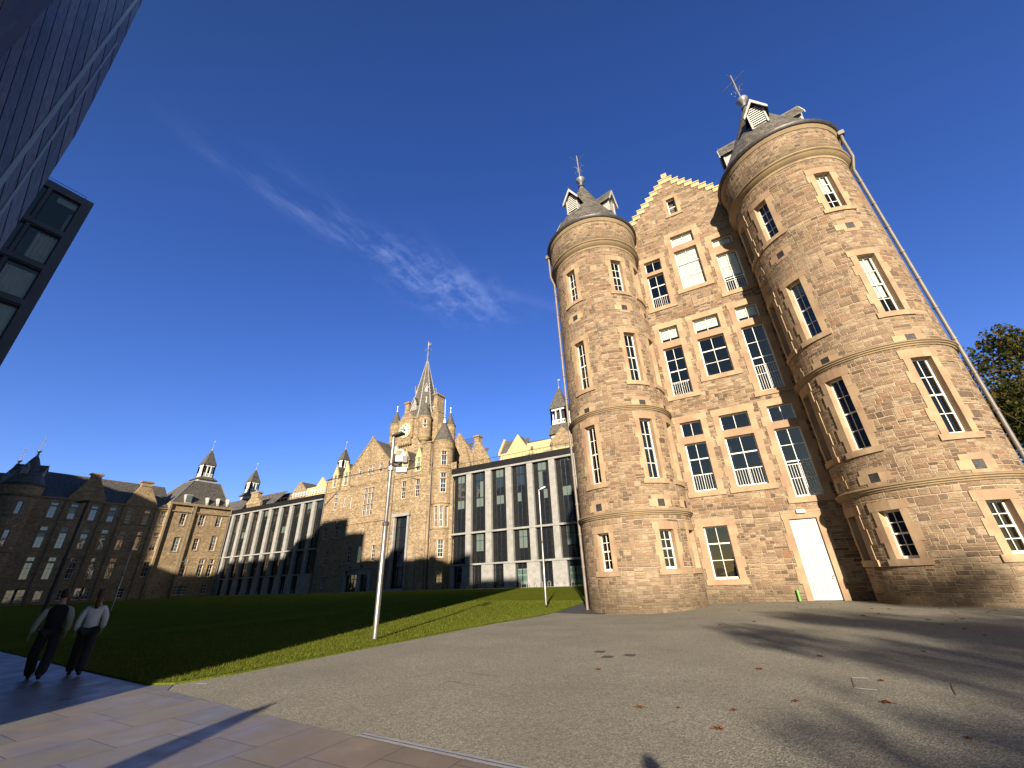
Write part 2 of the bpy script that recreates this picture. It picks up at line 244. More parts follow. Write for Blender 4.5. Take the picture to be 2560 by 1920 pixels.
# ------------------------------------------------------------------ objects
def W(o):
    v=Vector((0,0,0))
    while o is not None: v+=o.location; o=o.parent
    return v
def tag(o,label=None,cat=None,group=None,kind=None):
    for k,v in (('label',label),('category',cat),('group',group),('kind',kind)):
        if v: o[k]=v
    return o
def thing(name,label,cat,loc=(0,0,0),rz=0,group=None):
    o=bpy.data.objects.new(name,None); COL.objects.link(o); o.location=loc; o.rotation_euler=(0,0,rz); o.empty_display_size=.3
    return tag(o,label,cat,group)
class MB:
    def __init__(s): s.v=[];s.f=[];s.uv=[];s.mi=[]
    def face(s,pts,uvs=None,m=0):
        pts=[Vector(p) for p in pts]; i=len(s.v); s.v+=pts; s.f.append(tuple(range(i,i+len(pts)))); s.mi.append(m)
        if uvs is None:
            n=Vector((0,0,0))
            for k in range(len(pts)):
                a,b=pts[k],pts[(k+1)%len(pts)]; n+=a.cross(b)
            ax,ay,az=abs(n.x),abs(n.y),abs(n.z)
            uvs=[(p.x,p.y) for p in pts] if az>=max(ax,ay) else ([(p.x,p.z) for p in pts] if ay>=ax else [(p.y,p.z) for p in pts])
        s.uv+=list(uvs)
    def box(s,x0,x1,y0,y1,z0,z1,m=0):
        p=lambda a,b,c:(a,b,c)
        s.face([p(x0,y0,z0),p(x1,y0,z0),p(x1,y0,z1),p(x0,y0,z1)],m=m); s.face([p(x1,y1,z0),p(x0,y1,z0),p(x0,y1,z1),p(x1,y1,z1)],m=m)
        s.face([p(x1,y0,z0),p(x1,y1,z0),p(x1,y1,z1),p(x1,y0,z1)],m=m); s.face([p(x0,y1,z0),p(x0,y0,z0),p(x0,y0,z1),p(x0,y1,z1)],m=m)
        s.face([p(x0,y0,z1),p(x1,y0,z1),p(x1,y1,z1),p(x0,y1,z1)],m=m); s.face([p(x0,y1,z0),p(x1,y1,z0),p(x1,y0,z0),p(x0,y0,z0)],m=m)
        return s
    def lathe(s,prof,cx,cy,seg=48,m=0,a0=0,a1=2*PI,cap=False,closed=True):
        L=0
        for k in range(len(prof)-1):
            (r0,z0),(r1,z1)=prof[k],prof[k+1]; dl=math.hypot(r1-r0,z1-z0); rr=max(r0,r1)
            for i in range(seg):
                t0=a0+(a1-a0)*i/seg; t1=a0+(a1-a0)*(i+1)/seg
                q=[(cx+r0*COS(t0),cy+r0*SIN(t0),z0),(cx+r0*COS(t1),cy+r0*SIN(t1),z0),(cx+r1*COS(t1),cy+r1*SIN(t1),z1),(cx+r1*COS(t0),cy+r1*SIN(t0),z1)]
                u=[(t0*rr,L),(t1*rr,L),(t1*rr,L+dl),(t0*rr,L+dl)]
                if r1<1e-4: q=q[:3];u=u[:3]
                elif r0<1e-4: q=[q[0],q[2],q[3]];u=[u[0],u[2],u[3]]
                s.face(q,u,m)
            L+=dl
        return s
    def tube(s,pts,r,seg=8,m=0,cap=True):
        pts=[Vector(p) for p in pts]; n=len(pts); rs=r if isinstance(r,(list,tuple)) else [r]*n; rings=[]; ref=None
        for i,p in enumerate(pts):
            d=(pts[min(i+1,n-1)]-pts[max(i-1,0)]).normalized()
            if ref is None: ref=Vector((0,0,1)) if abs(d.z)<.9 else Vector((1,0,0))
            a=d.cross(ref).normalized(); b=a.cross(d).normalized(); ref=b
            rings.append([p+a*rs[i]*COS(2*PI*k/seg)+b*rs[i]*SIN(2*PI*k/seg) for k in range(seg)])
        L=0
        for i in range(n-1):
            dl=(pts[i+1]-pts[i]).length
            for k in range(seg):
                k2=(k+1)%seg; c=2*PI*rs[i]/seg
                s.face([rings[i][k],rings[i][k2],rings[i+1][k2],rings[i+1][k]],[(k*c,L),((k+1)*c,L),((k+1)*c,L+dl),(k*c,L+dl)],m)
            L+=dl
        if cap: s.face(rings[0][::-1],m=m); s.face(rings[-1],m=m)
        return s
    def prism(s,poly,d,m=0):       # poly: 3D points, d: extrusion vector
        d=Vector(d); a=[Vector(p) for p in poly]; b=[p+d for p in a]; n=len(a)
        s.face(a[::-1],m=m); s.face(b,m=m)
        for i in range(n): j=(i+1)%n; s.face([a[i],a[j],b[j],b[i]],m=m)
        return s
    def build(s,name,mats,parent=None,smooth=False,label=None,fix=True):
        if not isinstance(mats,(list,tuple)): mats=[mats]
        off=W(parent) if (parent is not None and fix) else Vector((0,0,0))
        me=bpy.data.meshes.new(name); me.from_pydata([tuple(p-off) for p in s.v],[],s.f)
        ul=me.uv_layers.new(name='UVMap'); flat=[c for q in s.uv for c in q]; ul.data.foreach_set('uv',flat)
        me.polygons.foreach_set('material_index',s.mi)
        for q in mats: me.materials.append(q)
        if smooth: 
            me.polygons.foreach_set('use_smooth',[True]*len(s.f))
        me.update()
        if smooth:
            import bmesh
            bm=bmesh.new(); bm.from_mesh(me); bmesh.ops.remove_doubles(bm,verts=bm.verts,dist=1e-5); bm.to_mesh(me); bm.free()
            me.set_sharp_from_angle(angle=R(38))
        o=bpy.data.objects.new(name,me); COL.objects.link(o); o.parent=parent
        if label: o['label']=label
        return o
def copy_tree(o,parent=None):
    c=o.copy(); COL.objects.link(c); c.parent=parent
    for ch in list(o.children): copy_tree(ch,c)
    return c
# wall surfaces: f(u,v,d) ; d = outwards
class Pl:
    cyl=False
    def __init__(s,ox,oy,ux,uy,nx,ny): s.a=(ox,oy,ux,uy,nx,ny)
    def __call__(s,u,v,d=0): ox,oy,ux,uy,nx,ny=s.a; return Vector((ox+u*ux+d*nx,oy+u*uy+d*ny,v))
class Cy:
    cyl=True
    def __init__(s,cx,cy,r): s.cx,s.cy,s.r=cx,cy,r
    def __call__(s,u,v,d=0): th=u/s.r; return Vector((s.cx+(s.r+d)*COS(th),s.cy+(s.r+d)*SIN(th),v))
    def u(s,deg): return R(deg)*s.r
def FX(Y): return Pl(0,Y,1,0,0,-1)     # facade facing -Y, u=x
def FY(X): return Pl(X,0,0,1,1,0)      # facade facing +X, u=y
def sbox(mb,S,u0,u1,v0,v1,d0,d1,m=0,nu=None):
    if nu is None: nu=max(1,int((u1-u0)/.3)) if S.cyl else 1
    for i in range(nu):
        a=u0+(u1-u0)*i/nu; b=u0+(u1-u0)*(i+1)/nu
        mb.face([S(a,v0,d1),S(b,v0,d1),S(b,v1,d1),S(a,v1,d1)],[(a,v0),(b,v0),(b,v1),(a,v1)],m)
        mb.face([S(a,v1,d1),S(b,v1,d1),S(b,v1,d0),S(a,v1,d0)],[(a,v1),(b,v1),(b,v1+.2),(a,v1+.2)],m)
        mb.face([S(a,v0,d0),S(b,v0,d0),S(b,v0,d1),S(a,v0,d1)],[(a,v0),(b,v0),(b,v0+.2),(a,v0+.2)],m)
    mb.face([S(u0,v0,d0),S(u0,v0,d1),S(u0,v1,d1),S(u0,v1,d0)],[(u0,v0),(u0+.2,v0),(u0+.2,v1),(u0,v1)],m)
    mb.face([S(u1,v0,d1),S(u1,v0,d0),S(u1,v1,d0),S(u1,v1,d1)],[(u1,v0),(u1+.2,v0),(u1+.2,v1),(u1,v1)],m)
def wallgrid(mb,S,u0,u1,v0,v1,holes,step=None,m=0):
    us={u0,u1}; vs={v0,v1}
    for a,b,c,d in holes:
        for q in (a,b):
            if u0<q<u1: us.add(q)
        for q in (c,d):
            if v0<q<v1: vs.add(q)
    if step:
        k=u0+step
        while k<u1: us.add(k); k+=step
    us=sorted(us); vs=sorted(vs)
    for i in range(len(us)-1):
        if us[i+1]-us[i]<1e-5: continue
        for j in range(len(vs)-1):
            cu=(us[i]+us[i+1])/2; cv=(vs[j]+vs[j+1])/2
            if any(a<cu<b and c<cv<d for a,b,c,d in holes): continue
            a,b,c,d=us[i],us[i+1],vs[j],vs[j+1]
            mb.face([S(a,c),S(b,c),S(b,d),S(a,d)],[(a,c),(b,c),(b,d),(a,d)],m)
# a sash window: stone surround (part) > frame, pane, blind, guard_rail
def window(S,P,u0,u1,ops,holes,cols=2,far=False,jw=.33,lint=.42,sill=.26,dep=.2,guard=None,name='window',label=None,smat=None,sur=True,fm=None,room=None,le=.06,mull=None,swing=0):
    """ops: bottom-up list of (v0,v1,rows_lower,rows_upper,blind_fraction)"""
    v0=ops[0][0]; v1=ops[-1][1]; g=.05; holes.append((u0-g,u1+g,v0-g,v1+g))
    mb=MB(); pr=.03 if not far else .05; ib=-dep-.1
    if sur:
        sbox(mb,S,u0-jw-le,u1+jw+le,v1,v1+lint,ib,pr+.012)
        sbox(mb,S,u0-jw-le-.02,u1+jw+le+.02,v0-sill,v0,ib,pr+.05)
        H=v1-v0; n=max(2,round(H/.62)) 
        for side in (0,1):
            for k in range(n):
                a=v0+H*k/n; b=v0+H*(k+1)/n; e=(.13 if k%3==1 else 0) if not far else (.1 if k%2 else 0)
                if side==0: sbox(mb,S,u0-jw-e,u0,a,b,ib,pr+(.004 if k%2 else 0))
                else: sbox(mb,S,u1,u1+jw+e,a,b,ib,pr+(.004 if k%2 else 0))
    else:
        sbox(mb,S,u0-g,u0,v0,v1,ib,0.004); sbox(mb,S,u1,u1+g,v0,v1,ib,.004); sbox(mb,S,u0-g,u1+g,v1,v1+g,ib,.004); sbox(mb,S,u0-g,u1+g,v0-g,v0,ib,.03)
    for k in range(len(ops)-1): sbox(mb,S,u0,u1,ops[k][1],ops[k+1][0],ib,pr)
    if mull:
        for q in mull: sbox(mb,S,q-.1,q+.1,v0,v1,ib,pr-.01)
    wd=mb.build(name,smat or M_dress,P,label=label)
    fr=MB(); pn=MB(); bl=MB(); F=.075 if not far else .09; br=.016 if not far else .024; A,B=-dep-.05,-dep
    segs=[(u0,u1)]
    if mull:
        xs=[u0]+[x for q in mull for x in (q-.1,q+.1)]+[u1]; segs=[(xs[i],xs[i+1]) for i in range(0,len(xs),2)]
    hasb=False
    for (a0,a1) in segs:
      for (c0,c1,rl,ru,bf) in ops:
        sbox(fr,S,a0,a0+F,c0,c1,A,B,nu=1); sbox(fr,S,a1-F,a1,c0,c1,A,B,nu=1); sbox(fr,S,a0+F,a1-F,c1-F,c1,A,B,nu=1); sbox(fr,S,a0+F,a1-F,c0,c0+F*(1.5 if ru else .8),A,B+.01,nu=1)
        x0,x1=a0+F,a1-F; y0=c0+F*(1.5 if ru else .8); y1=c1-F
        def bars(ya,yb,rows,d):
            for k in range(1,cols): x=x0+(x1-x0)*k/cols; sbox(fr,S,x-br,x+br,ya,yb,A+.012,B-.012+d,nu=1)
            for k in range(1,rows): y=ya+(yb-ya)*k/rows; sbox(fr,S,x0,x1,y-br,y+br,A+.014,B-.014+d,nu=1)
        if ru:
            ym=y0+(y1-y0)*rl/(rl+ru); sbox(fr,S,x0,x1,ym-.035,ym+.035,A,B+.006,nu=1); bars(y0,ym-.035,rl,-.006); bars(ym+.035,y1,ru,0)
        else: bars(y0,y1,rl,0)
        zg=A+.015; yb_=y1-(y1-y0)*bf
        if far:
            if bf<1: pn.face([S(x0,y0,zg),S(x1,y0,zg),S(x1,yb_,zg),S(x0,yb_,zg)])
            if bf>0: pn.face([S(x0,yb_,zg),S(x1,yb_,zg),S(x1,y1,zg),S(x0,y1,zg)],m=1)
        else:
            pn.face([S(x0,y0,zg),S(x1,y0,zg),S(x1,y1,zg),S(x0,y1,zg)])
            if bf>0:
                hasb=True; sbox(bl,S,x0+.02,x1-.06,yb_,y1,A-.06,A-.045,nu=1)
    fr.build('frame',fm or M_white,wd); pn.build('pane',[M_gfar,M_gblind] if far else M_glass,wd)
    if hasb: bl.build('blind',M_blind,wd)
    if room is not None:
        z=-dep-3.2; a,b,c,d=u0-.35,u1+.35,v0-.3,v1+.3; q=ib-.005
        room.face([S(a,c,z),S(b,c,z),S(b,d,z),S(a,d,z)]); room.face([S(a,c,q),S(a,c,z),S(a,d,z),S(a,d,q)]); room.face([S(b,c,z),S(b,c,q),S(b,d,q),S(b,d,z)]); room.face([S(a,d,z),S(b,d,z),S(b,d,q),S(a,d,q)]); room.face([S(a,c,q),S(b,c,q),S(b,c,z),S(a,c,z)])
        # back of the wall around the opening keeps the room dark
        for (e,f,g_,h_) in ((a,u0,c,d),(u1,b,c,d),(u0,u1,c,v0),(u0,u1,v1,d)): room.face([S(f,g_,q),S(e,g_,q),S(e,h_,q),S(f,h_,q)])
    if guard:
        gm=MB(); c=v0+.09; hgt=guard; n=max(6,int((u1-u0)/.145)); gd=B+.035
        sbox(gm,S,u0+.05,u1-.04,c+hgt-.03,c+hgt,gd-.012,gd+.012,nu=1)
        for k in range(n+1): x=u0+.07+(u1-u0-.14)*k/n; sbox(gm,S,x-.009,x+.009,c,c+hgt-.03,gd-.01,gd+.01,nu=1)
        gm.build('guard_rail',M_white,wd)
    return wd
def vent(S,P,u,v,wd=.42,ht=.4,detailed=True):
    m=MB()
    if detailed:
        sbox(m,S,u-wd*1.35,u+wd*1.35,v+ht/2,v+ht/2+.24,-.02,.02); sbox(m,S,u-wd*1.7,u-wd/2,v-ht/2,v+ht/2,-.02,.024); sbox(m,S,u+wd/2,u+wd*1.55,v-ht/2,v+ht/2,-.02,.018); sbox(m,S,u-wd*.9,u+wd*.95,v-ht/2-.2,v-ht/2,-.02,.022)
    o=m.build('vent_surround',M_dress,P); g=MB()
    sbox(g,S,u-wd/2,u+wd/2,v-ht/2,v+ht/2,-.05,.008,nu=1)
    for k in range(5): y=v-ht/2+ht*(k+.5)/5; sbox(g,S,u-wd/2+.03,u+wd/2-.03,y-.012,y+.012,.008,.02,nu=1)
    g.build('grille',M_iron,o)
def finial(P,cx,cy,z,k=1.,arms=True,seg=14):
    m=MB(); m.lathe([(.0,z),(.10*k,z),(.30*k,z+.05*k),(.20*k,z+.22*k),(.13*k,z+.45*k),(.22*k,z+.62*k),(.40*k,z+.85*k),(.43*k,z+1.02*k),(.40*k,z+1.08*k),(.12*k,z+1.14*k),(.0,z+1.2*k)],cx,cy,seg)
    m.tube([(cx,cy,z+1.1*k),(cx,cy,z+4.5*k)],.055*k); o=m.build('finial',M_lead,P,smooth=True)
    if arms:
        a=MB()
        for j in range(4):
            t=PI/4+j*PI/2+.3; zz=z+3.65*k; a.tube([(cx,cy,zz),(cx+.95*k*COS(t),cy+.95*k*SIN(t),zz)],.022*k,6)
            pts=[]
            for q in range(15):
                s=q/14; ang=-1.4+5.2*s; rr=(.30-.20*s)*k; pts.append((cx+(.10+.26*k-rr*COS(ang)*.8)*COS(t),cy+(.10+.26*k-rr*COS(ang)*.8)*SIN(t),z+2.3*k+rr*SIN(ang)+.25*s*k))
            a.tube(pts,.018*k,5)
        a.build('wind_cross',M_lead,o)
    return o
def lucarne(P,cx,cy,th,rf,z0,w=.95,h1=1.25,h2=2.3,dep=1.6):
    n=Vector((COS(th),SIN(th),0)); t=Vector((-SIN(th),COS(th),0)); o=Vector((cx,cy,0))+n*rf
    def L(a,z,d=0): return o+t*a+n*d+Vector((0,0,z0+z))
    hw=w/2; m=MB()
    m.prism([L(-hw,-.3),L(hw,-.3),L(hw,h1),L(0,h2-.1),L(-hw,h1)],-n*dep)   # cheeks and body
    ov=.26
    for s in (-1,1):
        a=[L(0,h2+.05,.28),L(s*(hw+ov),h1-.28,.28),L(s*(hw+ov),h1-.40,.28),L(0,h2-.07,.28)]
        m.prism(a if s<0 else a[::-1],-n*(dep+.3),m=1)
    m.tube([L(0,h2+.06,.3),L(0,h2+.06,-dep)],.05,6,m=2)
    b=m.build('dormer',[M_wgrey,M_slate,M_lead],P)
    g=MB()
    for s in (-1,1):
        a=[L(0,h2+.04,.30),L(s*(hw+ov),h1-.30,.30),L(s*(hw+ov),h1-.52,.30),L(s*(hw+ov)*.86,h1-.40,.30),L(0,h2-.30,.30)]
        g.prism(a if s<0 else a[::-1],n*.06)
        g.prism([L(s*hw-.05,-.3,.02),L(s*hw+.05,-.3,.02),L(s*hw+.05,h1+.02,.02),L(s*hw-.05,h1+.02,.02)],n*.10)
    g.build('bargeboard',M_wgrey,b)
    lv=MB(); 
    lv.prism([L(-hw+.05,-.1,.004),L(hw-.05,-.1,.004),L(hw-.05,h1,.004),L(0,h2-.25,.004),L(-hw+.05,h1,.004)],n*.01,m=1)  # black backing sheet stands in for the shade between the slats
    z=0.02
    while z<h2-.45:
        ww=(hw-.06) if z<h1-.1 else (hw-.06)*(h2-.25-z)/(h2-.25-h1+.1)
        if ww>.05: lv.prism([L(-ww,z,.02),L(ww,z,.02),L(ww,z+.075,.02),L(-ww,z+.075,.02)],n*.05-Vector((0,0,.03)))
        z+=.205
    lv.build('louvre',[M_white,M_ink],b)
    f=MB(); f.tube([L(0,h2,.25),L(0,h2+.42,.25)],.015,5); f.tube([L(-.1,h2+.3,.25),L(0,h2+.42,.25),L(.1,h2+.3,.25)],.012,5); f.build('spike',M_iron,b)
    return b
# ------------------------------------------------------------------ TURRETED PAVILION END (near)
def turret(P,cx,cy,r,thetas,rings,zg,far=False,lv=None,pipe=None,mat_=None,lucs=(-97,-7,83,173),room=None,sc_z=1.,third=None):
    """cylindrical stone turret; zg = gutter height"""
    S=Cy(cx,cy,r); holes=[]; mat_=mat_ or M_rub
    wnds=[]
    for ti,th in enumerate(thetas):
        for li,(a,b,wdt,ln) in enumerate(lv):
            bf=0
            if not far and (ti,li) in BL.get(id(P),{}): bf=BL[id(P)][(ti,li)]
            uc=S.u(th); wnds.append((uc,a,b,wdt,ln,bf))
    wall=MB(); wm=[]
    ro=MB() if room is None else room
    bw=MB()
    for (uc,a,b,wdt,ln,bf) in wnds:
        window(S,P,uc-wdt/2,uc+wdt/2,[(a,b,2,2,bf)],holes,far=far,jw=.27 if not far else .22,lint=ln,sill=.27,dep=.26,room=None if far else room,le=.09)
    step=R(6)*r
    wallgrid(wall,S,R(-270)*r,R(90)*r,-.4,zg-2.9,holes,step)
    # corbelled head
    wall.lathe([(r+.22,zg-2.45),(r+.22,zg-.5)],cx,cy,60)
    wo=wall.build('turret_wall',mat_,P)
    if not far:
        # wall head uv runs on, so the courses stay level
        pass
    for z in rings:
        rg=MB(); rg.lathe([(r-.05,z-.13),(r+.05,z-.12),(r+.07,z-.06),(r+.13,z-.03),(r+.13,z+.02),(r+.19,z+.06),(r+.19,z+.10),(r+.10,z+.16),(r-.05,z+.19)],cx,cy,60); rg.build('string_course',M_mould,P,smooth=True)
    z=zg-2.9
    rg=MB(); rg.lathe([(r-.04,z-.12),(r+.03,z-.10),(r+.05,z+.04),(r+.20,z+.14),(r+.27,z+.26),(r+.20,z+.33),(r+.20,z+.36),(r+.30,z+.42),(r+.32,z+.5),(r+.20,z+.56),(r+.10,z+.57)],cx,cy,60); rg.build('corbel_course',M_mould,P,smooth=True)
    z=zg-.5
    rg=MB(); rg.lathe([(r+.18,z-.05),(r+.27,z),(r+.30,z+.12),(r+.36,z+.2),(r+.36,z+.26),(r+.1,z+.3)],cx,cy,60)
    rg.build('eaves_course',M_mould,P,smooth=True)
    gt=MB(); gt.lathe([(r+.30,zg-.22),(r+.42,zg-.24),(r+.50,zg-.16),(r+.52,zg-.04),(r+.46,zg-.02),(r+.40,zg-.10),(r+.30,zg-.12)],cx,cy,60); gt.build('gutter',M_iron,P,smooth=True)
    k=sc_z; rf=MB(); rf.lathe([(r+.44,zg-.06),(r+.02,zg+.75*k),(r-.62,zg+1.95*k),(r-1.3,zg+3.3*k),(r-2.05,zg+5.0*k),(r-2.7,zg+6.7*k),(.26,zg+7.35*k)],cx,cy,64); rf.build('cone_roof',M_slate,P,smooth=True)
    ld=MB(); ld.lathe([(.44,zg+6.85*k),(.30,zg+7.3*k),(.12,zg+7.7*k),(.0,zg+7.72*k)],cx,cy,20); ld.build('lead_cap',M_lead,P,smooth=True)
    finial(P,cx,cy,zg+7.6*k)
    for th in lucs: lucarne(P,cx,cy,R(th),r-.86,zg+2.55*k)
    if pipe:
        th,pm,mw=pipe; q=R(th); C=lambda rr,z:(cx+rr*COS(q),cy+rr*SIN(q),z)
        p=MB(); p.tube([C(r+.47,zg-.35),C(r+.42,zg-.9),C(r+.42,zg-2.2),C(r+.42,zg-2.5),C(r+.16,zg-3.4),C(r+.15,.05 if cx>0 else -.22)],.085,10)
        z=zg-4.5
        while z>.5: p.lathe([(.09,z-.05),(.115,z-.05),(.115,z+.05),(.09,z+.05)],C(r+.15,0)[0],C(r+.15,0)[1],10); z-=1.85
        hq=C(r+.47,0); p.box(hq[0]-.16,hq[0]+.16,hq[1]-.16,hq[1]+.16,zg-.5,zg-.18); p.build('downpipe',pm,P,smooth=True)
    return S
BL={}
B=thing('turreted_building','tall sandstone building end with two cone-roofed round turrets and a crow-stepped gable','building',(0.45,28,0))
ROOM=MB(); TWY=26.7; TR_=3.26
LV=[(1.75,3.70,.84,.40),(6.45,10.10,.84,.45),(12.66,16.28,.84,.38),(19.76,22.62,.84,.46)]
RG=[4.60,10.83]
BL[id(B)]={(1,3):0.0}
SL=turret(B,-6.45,TWY,3.26,[-110.6,-47.2,-9.5],RG,26.9,lv=LV,pipe=(-159.8,M_pipel,0),lucs=(-100,-12,78,168),room=ROOM)
BL[id(B)]={(0,3):.5,(0,2):.72,(1,2):.2}
SR=turret(B,7.37,TWY,3.30,[-70.7,-131,-168],RG,26.9,lv=LV,pipe=(-22.4,M_pipe,0),lucs=(-97,-7,83,173),room=ROOM)
for S,ths in ((SL,(-111,-47,-9.5)),(SR,(-70.2,-131,-168))):
    for th in ths:
        for v,d in ((5.11,True),(11.13,True),(18.36,True)): vent(S,B,S.u(th),v,detailed=d)
FS=FX(28.02); H=[]
window(FS,B,-2.76,-1.44,[(1.12,3.96,2,1,0)],H,room=ROOM,jw=.36,lint=.47,sill=.3)
def tri(u0,u1,lo,up,**k): window(FS,B,u0,u1,[lo,up],H,room=ROOM,jw=.36,lint=.44,sill=.32,**k)
tri(-2.74,-1.44,(6.02,9.09,2,1,0),(9.57,10.56,1,0,0),guard=.95)
tri(-.35,1.30,(6.03,9.10,2,1,0),(9.56,10.56,1,0,0),guard=.95)
tri(2.37,3.70,(5.12,9.11,2,2,0),(9.56,10.57,1,0,0),guard=1.75)
tri(-2.72,-1.43,(12.55,16.3,2,2,0),(16.83,18.0,1,0,.72),guard=.95)
tri(-.36,1.31,(13.42,16.33,2,1,0),(16.83,17.97,1,0,.72))
tri(2.40,3.71,(11.62,16.33,2,2,0),(16.86,17.98,1,0,.72),guard=1.75)
tri(-2.71,-1.45,(19.9,23.0,2,1,0),(23.32,24.4,1,0,0),guard=.9)
tri(-.34,1.30,(20.78,24.43,2,1,1.),(24.92,25.98,1,0,.75))
tri(2.36,3.70,(19.4,22.82,1,2,.6),(23.5,24.31,1,0,.7),guard=.9)
gw=(.11,.77,28.28,30.0); window(FS,B,gw[0],gw[1],[(28.28,30.0,1,1,0)],H,cols=1,room=ROOM,jw=.26,lint=.28,sill=.24)
# door opening
H.append((1.69-.04,2.96+.04,-.1,3.95+.04))
wl=MB(); wallgrid(wl,FS,-4.3,5.2,-.3,28.77,H)
for k in range(9):
    z0=28.77+.46*k; hw=3.62-.45*k; a,b=.48-hw,.48+hw; h=H[10] if False else (gw[0]-.05,gw[1]+.05)
    if hw<=.05: break
    if z0<30.05:
        z1=min(z0+.46,30.05)
        for (p,q) in ((a,h[0]),(h[1],b)): wl.face([FS(p,z0),FS(q,z0),FS(q,z1),FS(p,z1)],[(p,z0),(q,z0),(q,z1),(p,z1)])
        if z1<z0+.46: wl.face([FS(a,z1),FS(b,z1),FS(b,z0+.46),FS(a,z0+.46)],[(a,z1),(b,z1),(b,z0+.46),(a,z0+.46)])
    else: wl.face([FS(a,z0),FS(b,z0),FS(b,z0+.46),FS(a,z0+.46)],[(a,z0),(b,z0),(b,z0+.46),(a,z0+.46)])
wl.face([(.48+3.6,28.5,28.77),(.48-3.6,28.5,28.77),(.48,28.5,32.6)])
# side and back walls
wl.box(-8.0,8.9,33.,58,0,22.9); wl.face([(-8,33,0),(-8,28.1,0),(-8,28.1,22.9),(-8,33,22.9)]); wl.face([(8.9,28.1,0),(8.9,33,0),(8.9,33,22.9),(8.9,28.1,22.9)]); wl.face([(-8,28.1,0),(-4.3,28.1,0),(-4.3,28.1,22.9),(-8,28.1,22.9)]); wl.face([(5.2,28.1,0),(8.9,28.1,0),(8.9,28.1,22.9),(5.2,28.1,22.9)])
wl.face([(-8,58.01,22.9),(8.9,58.01,22.9),(.45,58.01,32.0)])
wl.build('wall',M_rub,B)
cs=MB()
for k in range(9):
    z0=28.77+.46*k; hw=3.70-.45*k
    for s in (-1,1):
        a=.48+s*hw; b=.48+s*max(hw-.62,.0); x0,x1=min(a,b),max(a,b)
        if x1-x0<.1: continue
        cs.box(x0,x1,27.96,28.48,z0-.02,z0+.36); cs.box(x0-.03 if s<0 else x0,x1 if s<0 else x1+.03,27.91,28.52,z0+.36,z0+.47)
cs.box(.26,.70,27.93,28.5,32.55,33.0)
cs.build('crowstep',M_crow,B)
rf=MB()
for s in (-1,1):
    e=(.45+s*8.7,22.9); q=[(e[0],28.5,e[1]),(e[0],58.2,e[1]),(.45,58.2,32.2),(.45,28.5,32.2)]
    rf.face(q if s>0 else q[::-1],[(0,0),(29.7,0),(29.7,12.5),(0,12.5)] if s>0 else [(0,12.5),(29.7,12.5),(29.7,0),(0,0)])
rf.build('roof',M_slate,B)
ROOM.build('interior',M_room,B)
# door with surround
ds=MB(); sbox(ds,FS,1.36,3.38,3.98,4.41,-.25,.045); sbox(ds,FS,1.36,3.38,4.30,4.42,.045,.06)
for k in range(5):
    a=.0+3.98*k/5; b=3.98*(k+1)/5; e=.12 if k in (1,3) else 0
    sbox(ds,FS,1.40-e,1.69,a,b,-.25,.03); sbox(ds,FS,2.96,3.25+e,a,b,-.25,.03)
sd_=ds.build('door_surround',M_dress,B)
dr=MB(); sbox(dr,FS,1.69,2.96,.02,3.95,-.16,-.10)
for c in ((1.84,2.24),(2.42,2.82)):
    for (a,b) in ((.25,1.22),(1.50,2.55),(2.80,3.68)):
        for q in ((c[0],c[1],a,a+.03),(c[0],c[1],b-.03,b),(c[0],c[0]+.03,a+.03,b-.03),(c[1]-.03,c[1],a+.03,b-.03)): sbox(dr,FS,*q,-.10,-.065)
        sbox(dr,FS,c[0]+.1,c[1]-.1,a+.1,b-.1,-.10,-.075)
M_door=mat('door_paint',fn=f_noisy((.60,.60,.575),(.50,.49,.455),1.2,.45)); do=dr.build('door',M_door,B,label='tall white painted six-panel door')
k_=MB(); k_.tube([FS(2.84,1.02,-.10),FS(2.84,1.02,-.03)],.022); k_.tube([FS(2.80,1.10,-.05),FS(2.88,1.16,-.05)],.02); k_.tube([FS(2.84,1.02,-.04),FS(2.76,1.02,-.03)],.014); k_.build('handle',M_steel,do,smooth=True)
tag(MB().box(2.14,2.55,27.84,27.975,4.26,4.44).build('emergency_light',M_plast),'small white box light fixed above the white door','light')
gp=MB(); gp.tube([(1.07,27.88,0),(1.07,27.88,.50)],.062,14); gp.tube([(1.07,27.88,.49),(1.07,27.88,.53)],.05,14); tag(gp.build('pipe_stub',M_green,smooth=True),'short green painted pipe standing at the wall left of the white door','pipe')
# ------------------------------------------------------------------ CLOCK TOWER BUILDING
K=thing('clock_tower_building','sandstone clock tower building with octagonal slate spire, white clock and gabled front','building',(-77,72,0))
KF=FX(72); KH=[]
def kw(u0,u1,a,b,rl=2,ru=2,bf=0,**k): return window(KF,K,u0,u1,[(a,b,rl,ru,bf)],KH,far=True,jw=.2,lint=.3,sill=.22,dep=.2,**k)
def kw2(u0,u1,a,b,c,d,bf=0,b2=0): return window(KF,K,u0,u1,[(a,b,2,1,bf),(c,d,1,0,b2)],KH,far=True,jw=.2,lint=.3,sill=.22,dep=.2)
window(KF,K,-83.6,-80.0,[(16.7,19.3,2,0,0),(19.5,22.0,2,0,0),(22.2,23.4,1,0,0)],KH,cols=2,far=True,mull=[-82.4,-81.2],jw=.22,lint=.3,sill=.25)
kw2(-94.6,-93.4,19.2,22.2,22.4,23.4,0,1); kw(-90.9,-90.0,19.6,22.4,2,1,.3); kw(-88.4,-87.9,19.0,22.0,2,1)
kw2(-96.9,-95.5,12.2,15.0,15.3,16.7,0,.8); kw2(-92.7,-91.2,12.2,15.0,15.3,16.7,0,.6); kw(-88.6,-88.0,12.2,16.7); kw(-82.7,-82.2,12.3,14.0,2,0)
